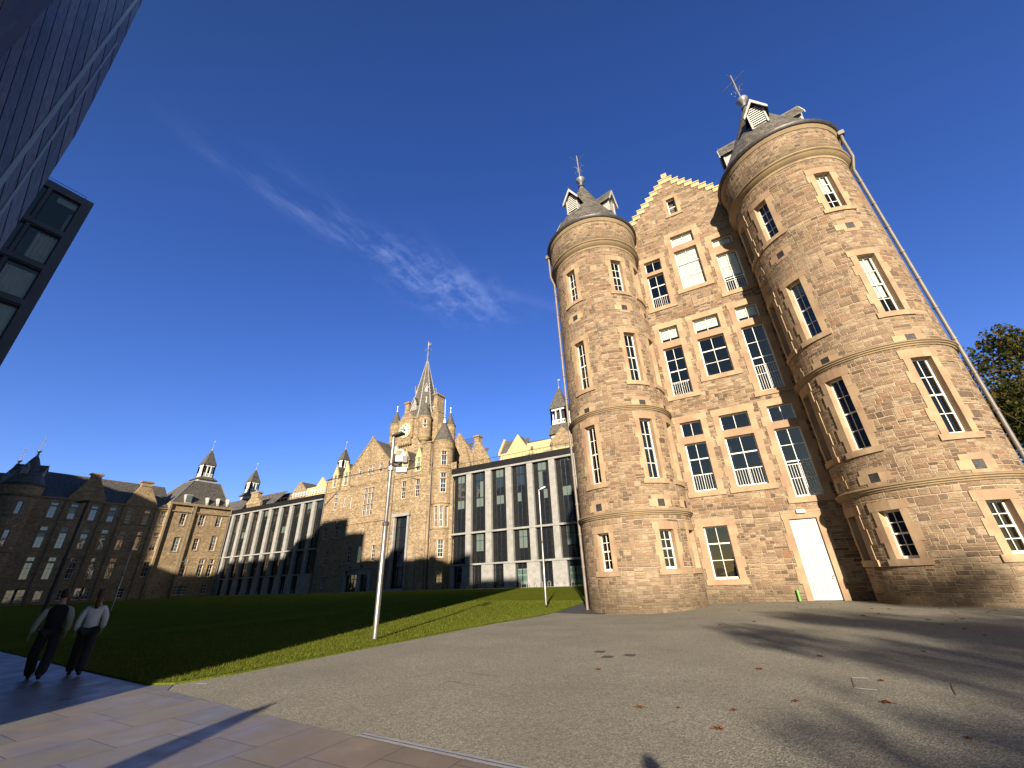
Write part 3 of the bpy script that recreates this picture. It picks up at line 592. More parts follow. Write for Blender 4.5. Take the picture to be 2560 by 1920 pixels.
kw(-95.2,-94.0,6.0,9.3); kw(-88.8,-88.0,6.0,9.5); kw(-87.1,-85.5,6.1,9.8); kw(-83.8,-82.2,6.1,9.8); kw(-78.9,-77.6,6.2,9.7)
kw(-95.1,-93.8,1.0,3.6); 
kw2(-70.95,-69.6,19.3,21.8,22.1,23.4); kw2(-66.65,-65.35,19.3,21.8,22.1,23.4)
# glazed slot and entrance openings
KH+=[(-72.3,-67.7,.1,15.25),(-86.7,-77.9,-.1,4.8)]
kb=MB(); wallgrid(kb,KF,-98.8,-61.5,0,24.4,KH)
# wallheads : left part to 27.6, centre to 24.9
H2=[]
def dormwin(u0,u1,a,b,bf):
    S=FX(71.95); hh=[]; wd=window(S,K,u0,u1,[(a,b,2,1,bf)],hh,far=True,jw=.28,lint=.1,sill=.2,dep=.15,smat=M_yel); H2.append((u0-.28,u1+.28,a-.2,b+.1))
    c=(u0+u1)/2; hw=(u1-u0)/2+.42; g=MB(); y=71.93
    g.prism([(c-hw,y,b+.1),(c+hw,y,b+.1),(c,y,b+2.6)],(0,.4,0)); g.prism([(c-hw-.1,y-.03,b+.0),(c+hw+.1,y-.03,b+.0),(c+hw+.1,y-.03,b+.14),(c-hw-.1,y-.03,b+.14)],(0,.3,0))
    for s in (-1,1):
        q=[(c,y+.4,b+2.55),(c+s*hw,y+.4,b+.1),(c+s*hw,y+4.4,b+.1),(c,y+4.4,b+2.55)]; g.face(q if s<0 else q[::-1],m=1)
        q=[(c+s*hw*.9,y+.3,b-3),(c+s*hw*.9,y+4.4,b-3),(c+s*hw*.9,y+4.4,b+.15),(c+s*hw*.9,y+.3,b+.15)]; g.face(q,m=1)
    g.lathe([(.0,b+2.5),(.12,b+2.55),(.07,b+2.7),(.15,b+2.85),(.05,b+3.1),(.0,b+3.3)],c,y+.15,8); g.build('dormer_gable',[M_yel,M_slate],K)
dormwin(-96.1,-94.9,25.2,28.4,0); dormwin(-91.9,-90.6,25.2,28.6,.6); dormwin(-70.9,-69.7,25.4,28.4,.6); dormwin(-66.7,-65.5,25.3,28.5,.7)
kg=[]
for (a,b) in ((-86.4,-85.4),(-83.0,-82.05),(-81.6,-80.7),(-79.0,-77.9)): window(FX(71.9),K,a,b,[(26.8,29.2,2,1,0)],kg,far=True,jw=.2,lint=.28,sill=.22,dep=.15)
wallgrid(kb,KF,-98.8,-89.6,24.4,27.6,H2); wallgrid(kb,KF,-75.8,-73.5,24.4,27.6,[]); wallgrid(kb,KF,-73.5,-64.9,24.4,26.2,H2)
GS=FX(71.9); wallgrid(kb,GS,-89.6,-75.8,24.4,29.4,kg)
kb.face([(-89.6,71.9,29.4),(-75.8,71.9,29.4),(-82.3,71.9,36.3),(-82.7,71.9,36.3)]); kb.face([(-89.6,71.9,24.4),(-89.6,72,24.4),(-89.6,72,29.4),(-89.6,71.9,29.4)])
kb.face([(-98.8,95,0),(-98.8,72,0),(-98.8,72,27.6),(-98.8,84,34),(-98.8,95,27.6)]); kb.face([(-60.6,73,0),(-60.6,95,0),(-60.6,95,24),(-60.6,79,32.7),(-60.6,73,27.2)])
kb.box(-98.8,-55.6,94.5,95,0,26)
kb.face([(-61.5,73,0),(-55.5,73,0),(-55.5,73,26),(-61.5,73,26)]); kb.face([(-61.5,72,0),(-60.6,72,0),(-60.6,72,26),(-61.5,72,26)])
# gatehouse body of the tower
kb.box(-79.4,-69.3,76.6,86.2,24,41.3); 
kb.build('wall',M_rubf,K)
kr=MB()
kr.face([(-99.1,71.7,27.5),(-73.3,71.7,27.5),(-73.3,84,34.4),(-99.1,84,34.4)],[(0,0),(26,0),(26,14),(0,14)]); kr.face([(-73.4,71.7,26.1),(-60.5,71.7,26.1),(-60.5,79,32.9),(-73.4,79,32.9)],[(0,0),(13,0),(13,10),(0,10)])
kr.face([(-73.3,95.3,26),(-99.1,95.3,26),(-99.1,84,34.4),(-73.3,84,34.4)]); kr.face([(-60.5,95.3,24),(-73.4,95.3,24),(-73.4,79,32.9),(-60.5,79,32.9)])
for s in (-1,1): q=[(-82.5,71.95,36.2),(-82.5+s*7.0,71.95,29.2),(-82.5+s*7.0,84,29.2),(-82.5,84,36.2)]; kr.face(q if s<0 else q[::-1],[(0,12),(0,0),(12,0),(12,12)] if s<0 else [(12,12),(12,0),(0,0),(0,12)])
kr.face([(-73.4,71.75,26.1),(-73.4,79,32.9),(-73.4,84,34.4),(-73.4,71.75,27.4)])
kr.build('roof',M_slate,K)
sk_=MB()
for s in (-1,1): sk_.prism([(-82.5+s*6.95,71.72,29.25),(-82.5+s*7.25,71.72,29.15),(-82.5+s*.1,71.72,36.55),(-82.5,71.72,36.2)] if s<0 else [(-82.5,71.72,36.2),(-82.5+s*.1,71.72,36.55),(-82.5+s*7.25,71.72,29.15),(-82.5+s*6.95,71.72,29.25)],(0,.6,0))
sk_.box(-82.8,-82.2,71.7,72.3,36.2,36.9); sk_.box(-99,-89.6,71.85,72.1,23.9,24.15); sk_.box(-89.7,-75.7,71.78,71.99,15.0,15.12)
sk_.box(-73.45,-61.4,71.8,72.0,24.2,24.45); sk_.build('skew_stone',M_mould,K)
# buttress pier and hood
bt=MB(); bt.box(-64.9,-61.6,71.55,72.4,0,23.7); bt.box(-64.7,-62.3,71.6,74,23.7,31.5); bt.box(-65,-62.1,71.4,74.2,31.5,31.8); bt.box(-63.6,-62.2,71.3,71.6,0,16.8); bt.build('buttress',M_rubf,K)
# round tower
kt=MB(); ctx,cty=-59.35,72.9; RS=Cy(ctx,cty,2.32); RH=[]; RS2=Cy(ctx,cty,2.15); RH2=[]
def rw(S,hh,th,wd,a,b,rl=2,ru=2,ops=None): uc=S.u(th); window(S,K,uc-wd/2,uc+wd/2,ops or [(a,b,rl,ru,0)],hh,far=True,jw=.2,lint=.3,sill=.22,dep=.2)
FT=-46
rw(RS,RH,FT,1.35,0,0,ops=[(25.3,27.5,2,0,0),(27.7,28.5,1,0,0)]); rw(RS,RH,FT,1.4,0,0,ops=[(19.2,22.2,2,1,0),(22.5,23.5,1,0,0)]); 
for th in (-86,-51,-16): rw(RS2,RH2,th,.82,12.0,16.3,3,0)
rw(RS2,RH2,-48,1.35,6.0,9.4); rw(RS2,RH2,-48,1.35,1.2,3.7)
wallgrid(kt,RS2,R(-270)*2.15,R(90)*2.15,0,16.9,RH2,R(9)*2.15); wallgrid(kt,RS,R(-270)*2.32,R(90)*2.32,16.9,29.3,RH,R(9)*2.32); kt.lathe([(2.42,29.6),(2.42,31.0)],ctx,cty,48); kt.build('round_tower_wall',M_rubf,K)
km=MB(); 
for (z,r) in ((16.9,2.15),(11.6,2.1),(24.6,2.3)): km=MB(); km.lathe([(r,z-.15),(r+.15,z-.05),(r+.2,z+.1),(r+.05,z+.2)],ctx,cty,48); km.build('string_course',M_mould,K,smooth=True)
km=MB(); km.lathe([(2.3,29.0),(2.4,29.2),(2.5,29.5),(2.42,29.7)],ctx,cty,48); km.build('string_course',M_mould,K,smooth=True); km=MB(); km.lathe([(2.42,30.9),(2.55,31.0),(2.55,31.2),(2.1,31.25)],ctx,cty,48); km.build('string_course',M_mould,K,smooth=True)
kc=MB(); kc.lathe([(2.62,31.2),(2.25,31.9),(1.4,33.9),(.3,36.3),(.2,36.5)],ctx,cty,48); kc.build('cone_roof',M_slate,K,smooth=True)
kf=MB(); kf.lathe([(.42,36.0),(.26,36.6),(.12,37.4),(.0,37.5)],ctx,cty,14); kf.lathe([(0,37.3),(.3,37.6),(.12,37.9),(.28,38.2),(0,38.5)],ctx,cty,12,m=1); kf.tube([(ctx,cty,38.3),(ctx,cty,42.3)],.05,6); kf.build('finial',[M_white,M_verd],K,smooth=True)
# tourelles on the tower corners
def tourelle(cx,cy,r,zc,zt,za,wins=()):
    m=MB(); S=Cy(cx,cy,r); hh=[]
    for th,a,b in wins: uc=S.u(th); window(S,K,uc-.42,uc+.42,[(a,b,1,1,0)],hh,cols=1,far=True,jw=.2,lint=.25,sill=.3,dep=.15)
    wallgrid(m,S,R(-270)*r,R(90)*r,zc,zt,hh,R(12)*r); m.build('corner_turret_wall',M_rubf,K)
    c=MB(); c.lathe([(.1,zc-2.2),(r*.45,zc-1.6),(r*.5,zc-1.3),(r*.75,zc-1.0),(r*.8,zc-.7),(r*1.0,zc-.4),(r*1.08,zc-.1),(r*1.08,zc),(r,zc+.05)],cx,cy,28)
    c.build('corbel',M_mould,K,smooth=True); c=MB(); c.lathe([(r,zt-2.6),(r+.1,zt-2.5),(r+.1,zt-2.35),(r,zt-2.3)],cx,cy,28); c.build('string_course',M_mould,K,smooth=True); c=MB(); c.lathe([(r,zt-.3),(r+.16,zt-.15),(r+.2,zt+.05),(r*.8,zt+.1)],cx,cy,28); c.build('eaves_course',M_mould,K,smooth=True)
    q=MB(); q.lathe([(r+.16,zt+.05),(r*.80,zt+.95),(.12,za)],cx,cy,28); q.build('cone_roof',M_slate,K,smooth=True)
    f=MB(); f.lathe([(.26,za-.5),(.12,za+.2),(.05,za+.9),(.2,za+1.15),(.2,za+1.35),(0,za+1.6)],cx,cy,10); f.build('finial',M_white,K,smooth=True)
tourelle(-79.8,77.0,1.5,35.9,41.0,45.3); tourelle(-69.3,77.0,1.68,35.6,41.0,45.6,wins=[(-48,37.8,40.0)]); tourelle(-68.1,86.2,1.42,36.4,41.0,45.3)
# spire
SX,SY=-73.85,81.5
sp=MB(); sp.box(-79.6,-69.2,76.4,86.4,41.3,41.7); sp.build('wallhead',M_mould,K)
sp=MB(); b0=[(-79.4,76.6),(-69.4,76.6),(-69.4,87.0),(-79.4,87.0)]
oc=lambda r,z:[Vector((SX+r*COS(PI/8+k*PI/4),SY+r*SIN(PI/8+k*PI/4),z)) for k in range(8)]
o1=oc(3.95,45.2); o2=oc(2.8,50.3); o3=oc(.16,61.9)
o0=oc(5.2,41.7)
for A_,B_ in ((o0,o1),(o1,o2),(o2,o3)):
    for k in range(8):
        j=(k+1)%8; a,b,c,d=A_[k],A_[j],B_[j],B_[k]; L0=(a-Vector((SX,SY,a.z))).length; wd=(b-a).length; w2=(c-d).length
        sp.face([a,b,c,d],[(-wd/2,a.z),(wd/2,a.z),(w2/2,c.z),(-w2/2,c.z)])
sp.build('spire',M_slate,K)
rb=MB()
for k in range(8):
    pts=[o0[k],o1[k],o2[k],o3[k]]; rb.tube(pts,[.13,.13,.11,.06],5)
    for z in [42+1.0*i for i in range(12)]:
        f=(z-41.7)/20.3; i=0
        A_,B_=(o0,o1) if z<45.2 else ((o1,o2) if z<50.3 else (o2,o3)); s=(z-A_[k].z)/(B_[k].z-A_[k].z); p=A_[k].lerp(B_[k],s)
        rb.lathe([(0,p.z-.22),(.2,p.z),(.26,p.z+.12),(0,p.z+.4)],p.x,p.y,5)
rb.build('hip_rib',M_wgrey,K)
fn_=MB(); fn_.lathe([(.3,61.6),(.2,62.3),(.35,62.7),(.2,63.0),(.42,63.5),(.3,63.9),(.1,64.1)],SX,SY,12); fn_.tube([(SX,SY,64),(SX,SY,68.6)],.07,6); 
for k in range(4): a=k*PI/2+.5; fn_.tube([(SX,SY,65.6),(SX+.9*COS(a),SY+.9*SIN(a),65.6)],.05,5,m=1); fn_.tube([(SX+.9*COS(a),SY+.9*SIN(a),65.3),(SX+.9*COS(a),SY+.9*SIN(a),65.9)],.08,5)
fn_.prism([(SX-.25,SY,67.0),(SX+1.0,SY,67.1),(SX+1.1,SY,67.7),(SX+.5,SY,67.6),(SX+.2,SY,68.3),(SX-.2,SY,67.7)],(0,.06,0),m=2); fn_.build('weathervane',[M_lead,M_iron,M_gold],K,smooth=False)
def klu(th,rf,z,w,h1,h2): lucarne(K,SX,SY,R(th),rf,z,w,h1,h2,dep=1.3)
for th in (-90,0,90,180): klu(th,4.15,44.6,1.4,1.8,3.5)
for th in (-45,-135,45,135): klu(th,2.65,50.6,.75,1.2,2.3)
wb=MB(); klu(-135,4.7,42.6,1.2,1.9,3.4)
# chimneys
def chim(P,x0,x1,y0,y1,z0,z1,m,name='chimney_stack'):
    c=MB(); c.box(x0,x1,y0,y1,z0,z1-.7); c.box(x0-.12,x1+.12,y0-.12,y1+.12,z1-.7,z1-.5,m=1); c.box(x0-.3,x1+.3,y0-.3,y1+.3,z1-.5,z1-.2,m=1); c.box(x0-.15,x1+.15,y0-.15,y1+.15,z1-.2,z1,m=1)
    n=max(1,int((x1-x0)/.9))
    return c.build(name,[m,M_mould],P)
chim(K,-77.2,-75.8,77.2,78.5,36,47.3,M_rubf); 
c=MB(); c.box(-69.2,-66.6,78.9,81.3,30,42.8); c.box(-68.9,-65.5,79.2,82.0,28,39.5); c.box(-69.3,-66.5,78.8,81.4,42.8,43.05,m=1); c.build('tower_shoulder',[M_rubf,M_mould],K)
chim(K,-68.5,-67.3,79.1,82.0,42.5,48.6,M_rubf)
# clock
CX,CY,CZ=-75.1,76.35,38.2
ck=MB()
ck.box(CX-1.9,CX+1.9,75.9,76.7,34.6,36.3); ck.face([(CX-2.3,75.99,38),(CX+2.3,75.99,38),(CX+1.6,75.99,41.4),(CX-1.6,75.99,41.4)]); ck.box(CX-2.4,CX+2.4,76.0,76.62,36.0,41.4); ck.prism([(CX-2.6,75.95,41.4),(CX+2.6,75.95,41.4),(CX,75.95,44.2)],(0,1.0,0))
for k in range(6): ck.box(CX-2.2+.8*k,CX-1.8+.8*k,75.7,76.6,34.2,34.7)
cg=ck.build('clock_gable',M_rubf,K)
cf=MB()
def disc(mb,r0,r1,y0,y1,m,seg=40):
    for k in range(seg):
        a,b=2*PI*k/seg,2*PI*(k+1)/seg; P_=lambda r,t,y:(CX+r*COS(t),y,CZ+r*SIN(t))
        mb.face([P_(r0,a,y0),P_(r0,b,y0),P_(r1,b,y0),P_(r1,a,y0)] if r0>0 else [(CX,y0,CZ),P_(r1,b,y0),P_(r1,a,y0)],m=m)
        mb.face([P_(r1,a,y0),P_(r1,b,y0),P_(r1,b,y1),P_(r1,a,y1)],m=m)
disc(cf,1.72,2.08,75.70,76.3,1); disc(cf,0,1.73,75.76,76.0,0)
clk=cf.build('clock_face',[M_face,M_yel],K)
nm=MB()
def stroke(mb,ang,pts,w_=.085,y=75.745):
    # pts: (t,r) pairs; t sideways, r radial
    ca,sa=COS(ang),SIN(ang)
    for (t0,r0),(t1,r1) in pts:
        a=Vector((CX+r0*sa+t0*ca,y,CZ+r0*ca-t0*sa)); b=Vector((CX+r1*sa+t1*ca,y,CZ+r1*ca-t1*sa)); d=(b-a).normalized(); s=Vector((d.z,0,-d.x))*w_/2
        mb.prism([a-s,a+s,b+s,b-s],(0,-.01,0))
ROM=['XII','I','II','III','IIII','V','VI','VII','VIII','IX','X','XI']
for k,s in enumerate(ROM):
    adv={'I':.12,'V':.22,'X':.24}; tot=sum(adv[c] for c in s); t0=-tot/2; P_=[]
    for c in s:
        a=adv[c]; r0,r1=1.2,1.6
        if c=='I': P_.append(((t0+a/2,r0),(t0+a/2,r1)))
        elif c=='V': P_+=[((t0+.02,r1),(t0+a/2,r0)),((t0+a-.02,r1),(t0+a/2,r0))]
        else: P_+=[((t0+.02,r1),(t0+a-.02,r0)),((t0+a-.02,r1),(t0+.02,r0))]
        t0+=a
    stroke(nm,2*PI*k/12,P_)
nm.build('numerals',M_ink,clk)
hd=MB(); stroke(hd,R(-65),[((0,-.35),(0,1.5))],.2,75.72); hd.build('minute_hand',M_ink,clk); hd=MB(); stroke(hd,R(-35),[((0,-.2),(0,1.0))],.28,75.73); hd.build('hour_hand',M_ink,clk)
# glazed slot
gs=MB(); gs.box(-72.35,-71.85,71.6,72.2,0,15.3); gs.box(-68.1,-67.6,71.6,72.2,0,15.3); gs.box(-72.6,-67.3,71.4,72.2,15.3,15.9); gs.box(-72.6,-67.4,70.9,72.2,0,.45); so_=gs.build('glazed_slot_frame',M_conc,K)
gg=MB(); gg.face([(-71.85,72.5,.45),(-68.1,72.5,.45),(-68.1,72.5,15.3),(-71.85,72.5,15.3)]); gg.build('pane',M_gfar,so_)
gf=MB()
for x in (-71.3,-70.6,-69.0): gf.box(x-.03,x+.03,72.38,72.48,.45,15.3 if x!=-70.6 else 4.6)
for z in (3.0,4.6,7.6,10.3,13.0): gf.box(-71.85,-68.1,72.36,72.47,z-.04,z+.04)
gf.tube([(-71.6,72.3,5.5),(-68.3,72.3,10.0)],.06,6); gf.build('glazing_bar',M_black,so_)
# entrance
en=MB(); en.box(-86.6,-77.8,71.5,72.3,3.55,4.75); en.box(-86.75,-77.7,71.3,72.3,4.75,4.92); en.box(-78.7,-77.9,71.6,72.3,0,3.55); en.box(-82.3,-81.2,71.6,72.4,0,3.55); en.box(-86.6,-86.0,71.6,72.3,0,3.55); eo=en.build('entrance_portal',M_conc,K)
ep=MB(); ep.box(-86.0,-82.3,72.2,72.3,0,3.55); ep.box(-81.2,-78.7,72.2,72.3,0,3.55); ep.build('pane',M_gfar,eo)
ed=MB()
for x in (-86.0,-84.9,-83.8,-82.35,-81.15,-80.0,-78.75): ed.box(x-.04,x+.04,72.08,72.19,0,3.5)
for x in (-84.1,-80.2): ed.box(x-.16,x-.10,71.98,72.07,.8,2.2)
ed.box(-86,-78.7,72.1,72.18,2.55,2.65); ed.build('door_frame',M_black,eo)
em=MB(); em.lathe([(0,0),(.45,0)],0,0,20); 
pl=MB()
for k in range(20):
    a,b=2*PI*k/20,2*PI*(k+1)/20; pl.face([(-85.8,71.485,4.15),(-85.8+.45*COS(b),71.485,4.15+.45*SIN(b)),(-85.8+.45*COS(a),71.485,4.15+.45*SIN(a))][::-1])
for z in (4.35,3.98): pl.box(-85.1,-82.2,71.47,71.49,z-.06,z+.06)
pl.build('sign_lettering',M_ink,eo)
for x,lb in ((-84.5,'left'),(-80.8,'right')):
    m=MB(); m.box(x-.12,x+.12,71.1,71.6,5.1,5.35); m.box(x-.03,x+.03,71.35,71.4,4.92,5.1); tag(m.build('floodlight',M_black),'small black floodlight on top of the entrance portal, the %s one of two'%lb,'light')
# downpipes
dp=MB()
for pts in ([(-98.4,71.85,27),(-98.4,71.85,0)],[(-73.55,71.8,25.4),(-73.55,71.8,0)],[(-93.0,71.85,27.4),(-93.0,71.85,24.5),(-98.1,71.85,20.8)],[(-89.4,71.8,28),(-89.4,71.8,25),(-88,71.8,24.6)],[(-67.9,71.85,26),(-67.9,71.85,23.9),(-64.9,71.85,23.0),(-64.9,71.5,0)],[(-61.6,71.5,29),(-61.4,71.3,0)],[(-55.75,72.2,24),(-55.75,72.2,0)]): dp.tube(pts,.11,8)
dp.build('downpipe',M_pipe,K,smooth=True)
# crow-stepped gables to the east of the tower
cgx=MB()
def crowgable(mb,cx,y,zb,hw,n,dz,flat=1.2,th=.6,zb0=20):
    dx=(hw-flat)/n
    for k in range(n+1):
        w_=hw-dx*k; mb.box(cx-w_,cx+w_,y,y+th,zb+dz*k if k else zb0,zb+dz*(k+1))
crowgable(cgx,-59.5,79.0,28.6,4.3,9,.66,flat=.4); crowgable(cgx,-54.2,79.5,26.6,3.6,8,.60,flat=.8); cgx.box(-55.1,-53.8,79.4,81.0,31.4,33.4); cgx.box(-55.3,-53.6,79.2,81.2,33.4,33.8,m=1); crowgable(cgx,-57.0,78.0,26.0,1.6,6,.72,flat=.25,zb0=22)
cgx.build('crowstep_gable',[M_rubf,M_mould],K)
rr_=MB(); rr_.face([(-64,79.6,28.6),(-57,79.6,28.6),(-59.8,86,34.7),(-64,86,34.7)],[(0,0),(7,0),(7,9),(0,9)]); rr_.face([(-56.5,80.1,27.6),(-53.0,80.1,27.6),(-54.3,85,32),(-56.5,85,32)],[(0,0),(4,0),(4,7),(0,7)]); rr_.build('rear_roof',M_slate,K)
ir=MB(); ir.tube([(-63.8,86,35.2),(-59.9,86,35.2)],.04,5); ir.tube([(-63.8,86,35.9),(-59.9,86,35.9)],.04,5)
for k in range(17): x=-63.8+.24*k; ir.tube([(x,86,34.6),(x,86,36.2)],.03,5)
ir.build('ridge_railing',M_iron,K)
# ------------------------------------------------------------------ CONCRETE AND GLASS INFILLS
def infill(label,xa,xb,pils,gfo,name,ends):
    I=thing(name,label,'building',((xa+xb)/2,72,0)); Y=72
    bk=MB(); bk.box(xa,xb,72.55,90,0,24.0); bk.build('core_wall',M_black,I)
    for (a,b) in pils:
        m=MB(); m.box(a,b,71.55,72.5,10.35,22.3); m.box(a,b,71.55,72.5,4.45,10.0)
        m.build('pilaster',M_conc,I)
    
    for z0,z1 in ((22.3,22.7),(10.0,10.35),(4.15,4.45)): m=MB(); m.box(xa,xb,71.45,72.5,z0,z1); m.build('floor_band',M_conc,I)
    m=MB(); m.box(xa-.1,xb,71.3,72.6,22.72,23.9)
    n=int((xb-xa)/1.6)
    for k in range(n): x=xa+1.6*k; m.box(x,x+.04,71.27,71.3,22.72,23.9)
    m.build('parapet',M_black,I)
    m=MB(); m.tube([(xa,71.9,24.95),(xb,71.9,24.95)],.05,6)
    k=xa
    while k<xb: m.tube([(k,71.9,23.9),(k,71.9,24.95)],.03,5); k+=1.6
    m.build('roof_railing',M_iron,I)
    edges=[xa+.3]+[q for p in pils for q in p]+[xb-.1]
    bays=[(edges[i],edges[i+1]) for i in range(0,len(edges)-1,2)]
    rnd=random.Random(len(pils))
    for bi,(a,b) in enumerate(bays):
        if b-a<1.2: continue
        c=(a+b)/2+.12; hw=.92
        m=MB()
        for (z0,z1) in ((10.4,22.25),(4.5,9.95)):
            m.box(a+.02,c-hw,72.15,72.54,z0,z1); m.box(c+hw,b-.02,72.15,72.54,z0,z1)
            for x in (c-hw-.35,): m.box(x-.02,x+.02,72.12,72.15,z0,z1)
        po=m.build('bay_panel',M_black,I)
        f=MB(); g=MB()
        for (z0,z1,rs) in ((10.4,22.25,(11.9,14.3,16.9,17.1,20.4,20.6)),(4.5,9.95,(6.6,8.6))):
            for x in (c-hw,c-.03,c+hw-.06): f.box(x,x+.06,72.06,72.14,z0,z1)
            for z in rs: f.box(c-hw+.06,c+hw-.06,72.08,72.13,z-.035,z+.035)
            zz_=z0; cuts=[z0,11.9,14.3,17.0,20.5,z1] if z0>10 else [z0,6.6,8.6,z1]
            for s_ in (0,1):
                x0,x1=(c-hw+.06,c-.03) if s_==0 else (c+.03,c+hw-.06)
                for i in range(len(cuts)-1):
                    p=(cuts[i]+cuts[i+1])/2; bl=(z0>10 and ((i==2 and (bi+s_)%5!=4) or (i==4 and bi%2==0) or (i==3 and bi%3==1 and s_==bi%2))) or (z0<10 and i>=1 and (bi%2==1))
                    bl=bl and (len(pils)<8 or (bi+i)%4==0); bot=cuts[i]+( .9 if (bl and i==2 and z0>10) else 0)
                    g.face([(x0,72.12,cuts[i]),(x1,72.12,cuts[i]),(x1,72.12,cuts[i+1]),(x0,72.12,cuts[i+1])],m=0)
                    if bl: g.face([(x0+.02,72.11,bot),(x1-.02,72.11,bot),(x1-.02,72.11,cuts[i+1]-.05),(x0+.02,72.11,cuts[i+1]-.05)],m=1)
        f.build('frame',M_black,po); g.build('pane',[M_gfar,M_gblind],po)
    # ground floor
    gx=[xa]
    for (a,b,green) in gfo:
        gx+= [a,b]
    gx.append(xb)
    for i in range(0,len(gx)-1,2):
        if gx[i+1]-gx[i]>.05: m=MB(); m.box(gx[i],gx[i+1],71.6,72.5,0,4.13); m.build('ground_floor_pier',M_conc,I)
    for (a,b,green) in gfo:
        g=MB(); g.face([(a,72.2,0),(b,72.2,0),(b,72.2,4.13),(a,72.2,4.13)],m=0)
        if green:
            g.face([(a+.25,72.19,.5),(b-.1,72.19,.5),(b-.1,72.19,3.1),(a+.25,72.19,3.1)],m=1)
        go=g.build('shopfront_pane',[M_gfar,M_ggreen],I); f=MB()
        for x in (a,(a+b)/2-.03,b-.06): f.box(x,x+.06,72.05,72.18,0,4.1)
        f.box(a,b,72.06,72.17,3.15,3.25)
        if green:
            for i in range(8): x=a+.35+(b-a-.5)*i/8; f.box(x,x+.05,72.10,72.185,1.1,1.9); f.box(x,x+.05,72.10,72.185,2.2,2.9)
        f.build('frame',M_black,go)
    return I
PR=[(-51.74,-50.42),(-46.85,-45.45),(-41.9,-40.58),(-36.97,-35.72),(-32.11,-30.86),(-27.2,-25.9),(-22.3,-21.)]
infill('grey concrete and dark glass building right of the clock tower building, behind the near turret','x' and -55.5,-10,PR,[(-54.6,-52.5,0),(-50.2,-47.9,0),(-45.3,-42.9,0),(-40.4,-37.9,1),(-35.3,-32.8,0),(-30.0,-27.4,1)],'concrete_building',0)
PLs=[(-142.0+.1+4.87*k,-142.0+1.4+4.87*k) for k in range(0,9)]
infill('long concrete and dark glass building between the clock tower building and the shaded wing',-142.4,-98.8,PLs,[(-140.3+4.87*k,-138.0+4.87*k,0) for k in range(8)],'concrete_building',0)
# ------------------------------------------------------------------ RANGES BEHIND with ventilation cupolas
def cupola(P,cx,cy,z0,zb,zs,za,hb=1.9,hs=2.6,hk=2.9,rot=0,vane=2.5,skirt=None):
    """louvred box, skirt roof, open belfry with posts, pyramid roof"""
    def q(h,z): return [Vector((cx+h*COS(rot+PI/4+k*PI/2)*1.4142,cy+h*SIN(rot+PI/4+k*PI/2)*1.4142,z)) for k in range(4)]
    def frus(mb,a,b,m=0):
        for k in range(4): j=(k+1)%4; mb.face([a[k],a[j],b[j],b[k]],[(0,0),((a[j]-a[k]).length,0),((a[j]-a[k]).length,(b[k]-a[k]).length),(0,(b[k]-a[k]).length)],m)
    m=MB(); zl=z0+(zb-z0)*.45; frus(m,q(hs,z0),q(hs,zl)); o=m.build('cupola',M_wgrey,P)
    r_=MB(); frus(r_,q(hk,zl),q(hb+.15,zb)); r_.build('skirt_roof',M_slate,P); r_=MB(); frus(r_,q(hb*1.23,zs),q(.12,za)); frus(r_,q(hb*1.23,zs),q(hb,zs-.15)); r_.build('cupola_roof',M_slate,P)
    l=MB(); ins=MB(); frus(ins,q(hb-.55,zb),q(hb-.55,zs)); ins.build('cupola_interior',M_ink,P)
    frus(l,q(hb+.12,zb+.0),q(hb+.12,zb+.2)); frus(l,q(hb+.08,zb+.9),q(hb+.08,zb+1.1)); frus(l,q(hb+.1,zs-.5),q(hb+.1,zs-.1))
    for k in range(4):
        a,b=q(hb,0)[k],q(hb,0)[(k+1)%4]
        for i in range(4):
            p=a.lerp(b,i/3); w_=.16 if i in (0,3) else .13; l.box(p.x-w_,p.x+w_,p.y-w_,p.y+w_,zb,zs-.1)
        for i in range(9): p=a.lerp(b,(i+.5)/9); l.box(p.x-.06,p.x+.06,p.y-.06,p.y+.06,zb+.2,zb+.9)
    l.build('cupola_balustrade',M_white,P)
    f=MB(); f.lathe([(.3,za-.5),(.12,za+.1),(0,za+.6)],cx,cy,8); f.tube([(cx,cy,za),(cx,cy,za+vane)],.035,5); f.prism([(cx-.1,cy,za+vane-.4),(cx+.5,cy,za+vane-.5),(cx+.5,cy,za+vane-.15),(cx-.1,cy,za+vane-.2)],(0,.03,0)); f.build('cupola_finial',M_wgrey,P)
def rear(label,pieces,loc):
    Q=thing('rear_range',label,'building',loc); return Q
Q=rear('pale stone gables and white cupola seen above the right concrete building',0,(-40,85,0))
m=MB(); m.box(-51.0,-37.2,85,86,0,29.6); m.prism([(-49.3,84.98,29.6),(-43.0,84.98,29.6),(-45.9,84.98,33.9)],(0,.5,0)); m.box(-43.4,-37.0,84.9,85.8,29.4,31.0); m.box(-51.3,-49.2,84.8,86,27.8,28.3); m.build('pale_wall',M_yel,Q)
m=MB(); m.prism([(-37.1,84.9,0),(-29.2,84.9,0),(-29.2,84.9,28.6),(-34.0,84.9,33.5),(-37.1,84.9,30.4)],(0,.6,0)); m.build('stone_gable',M_rubf,Q)
m=MB(); m.box(-36.8,-29.3,84.75,84.9,28.0,28.5); 
for k in range(9): m.box(-51.7,-51.1,85.1+.33*k,85.5+.33*k,29.2+.5*k,30.3+.5*k)
m.build('skew_stone',M_crow,Q)
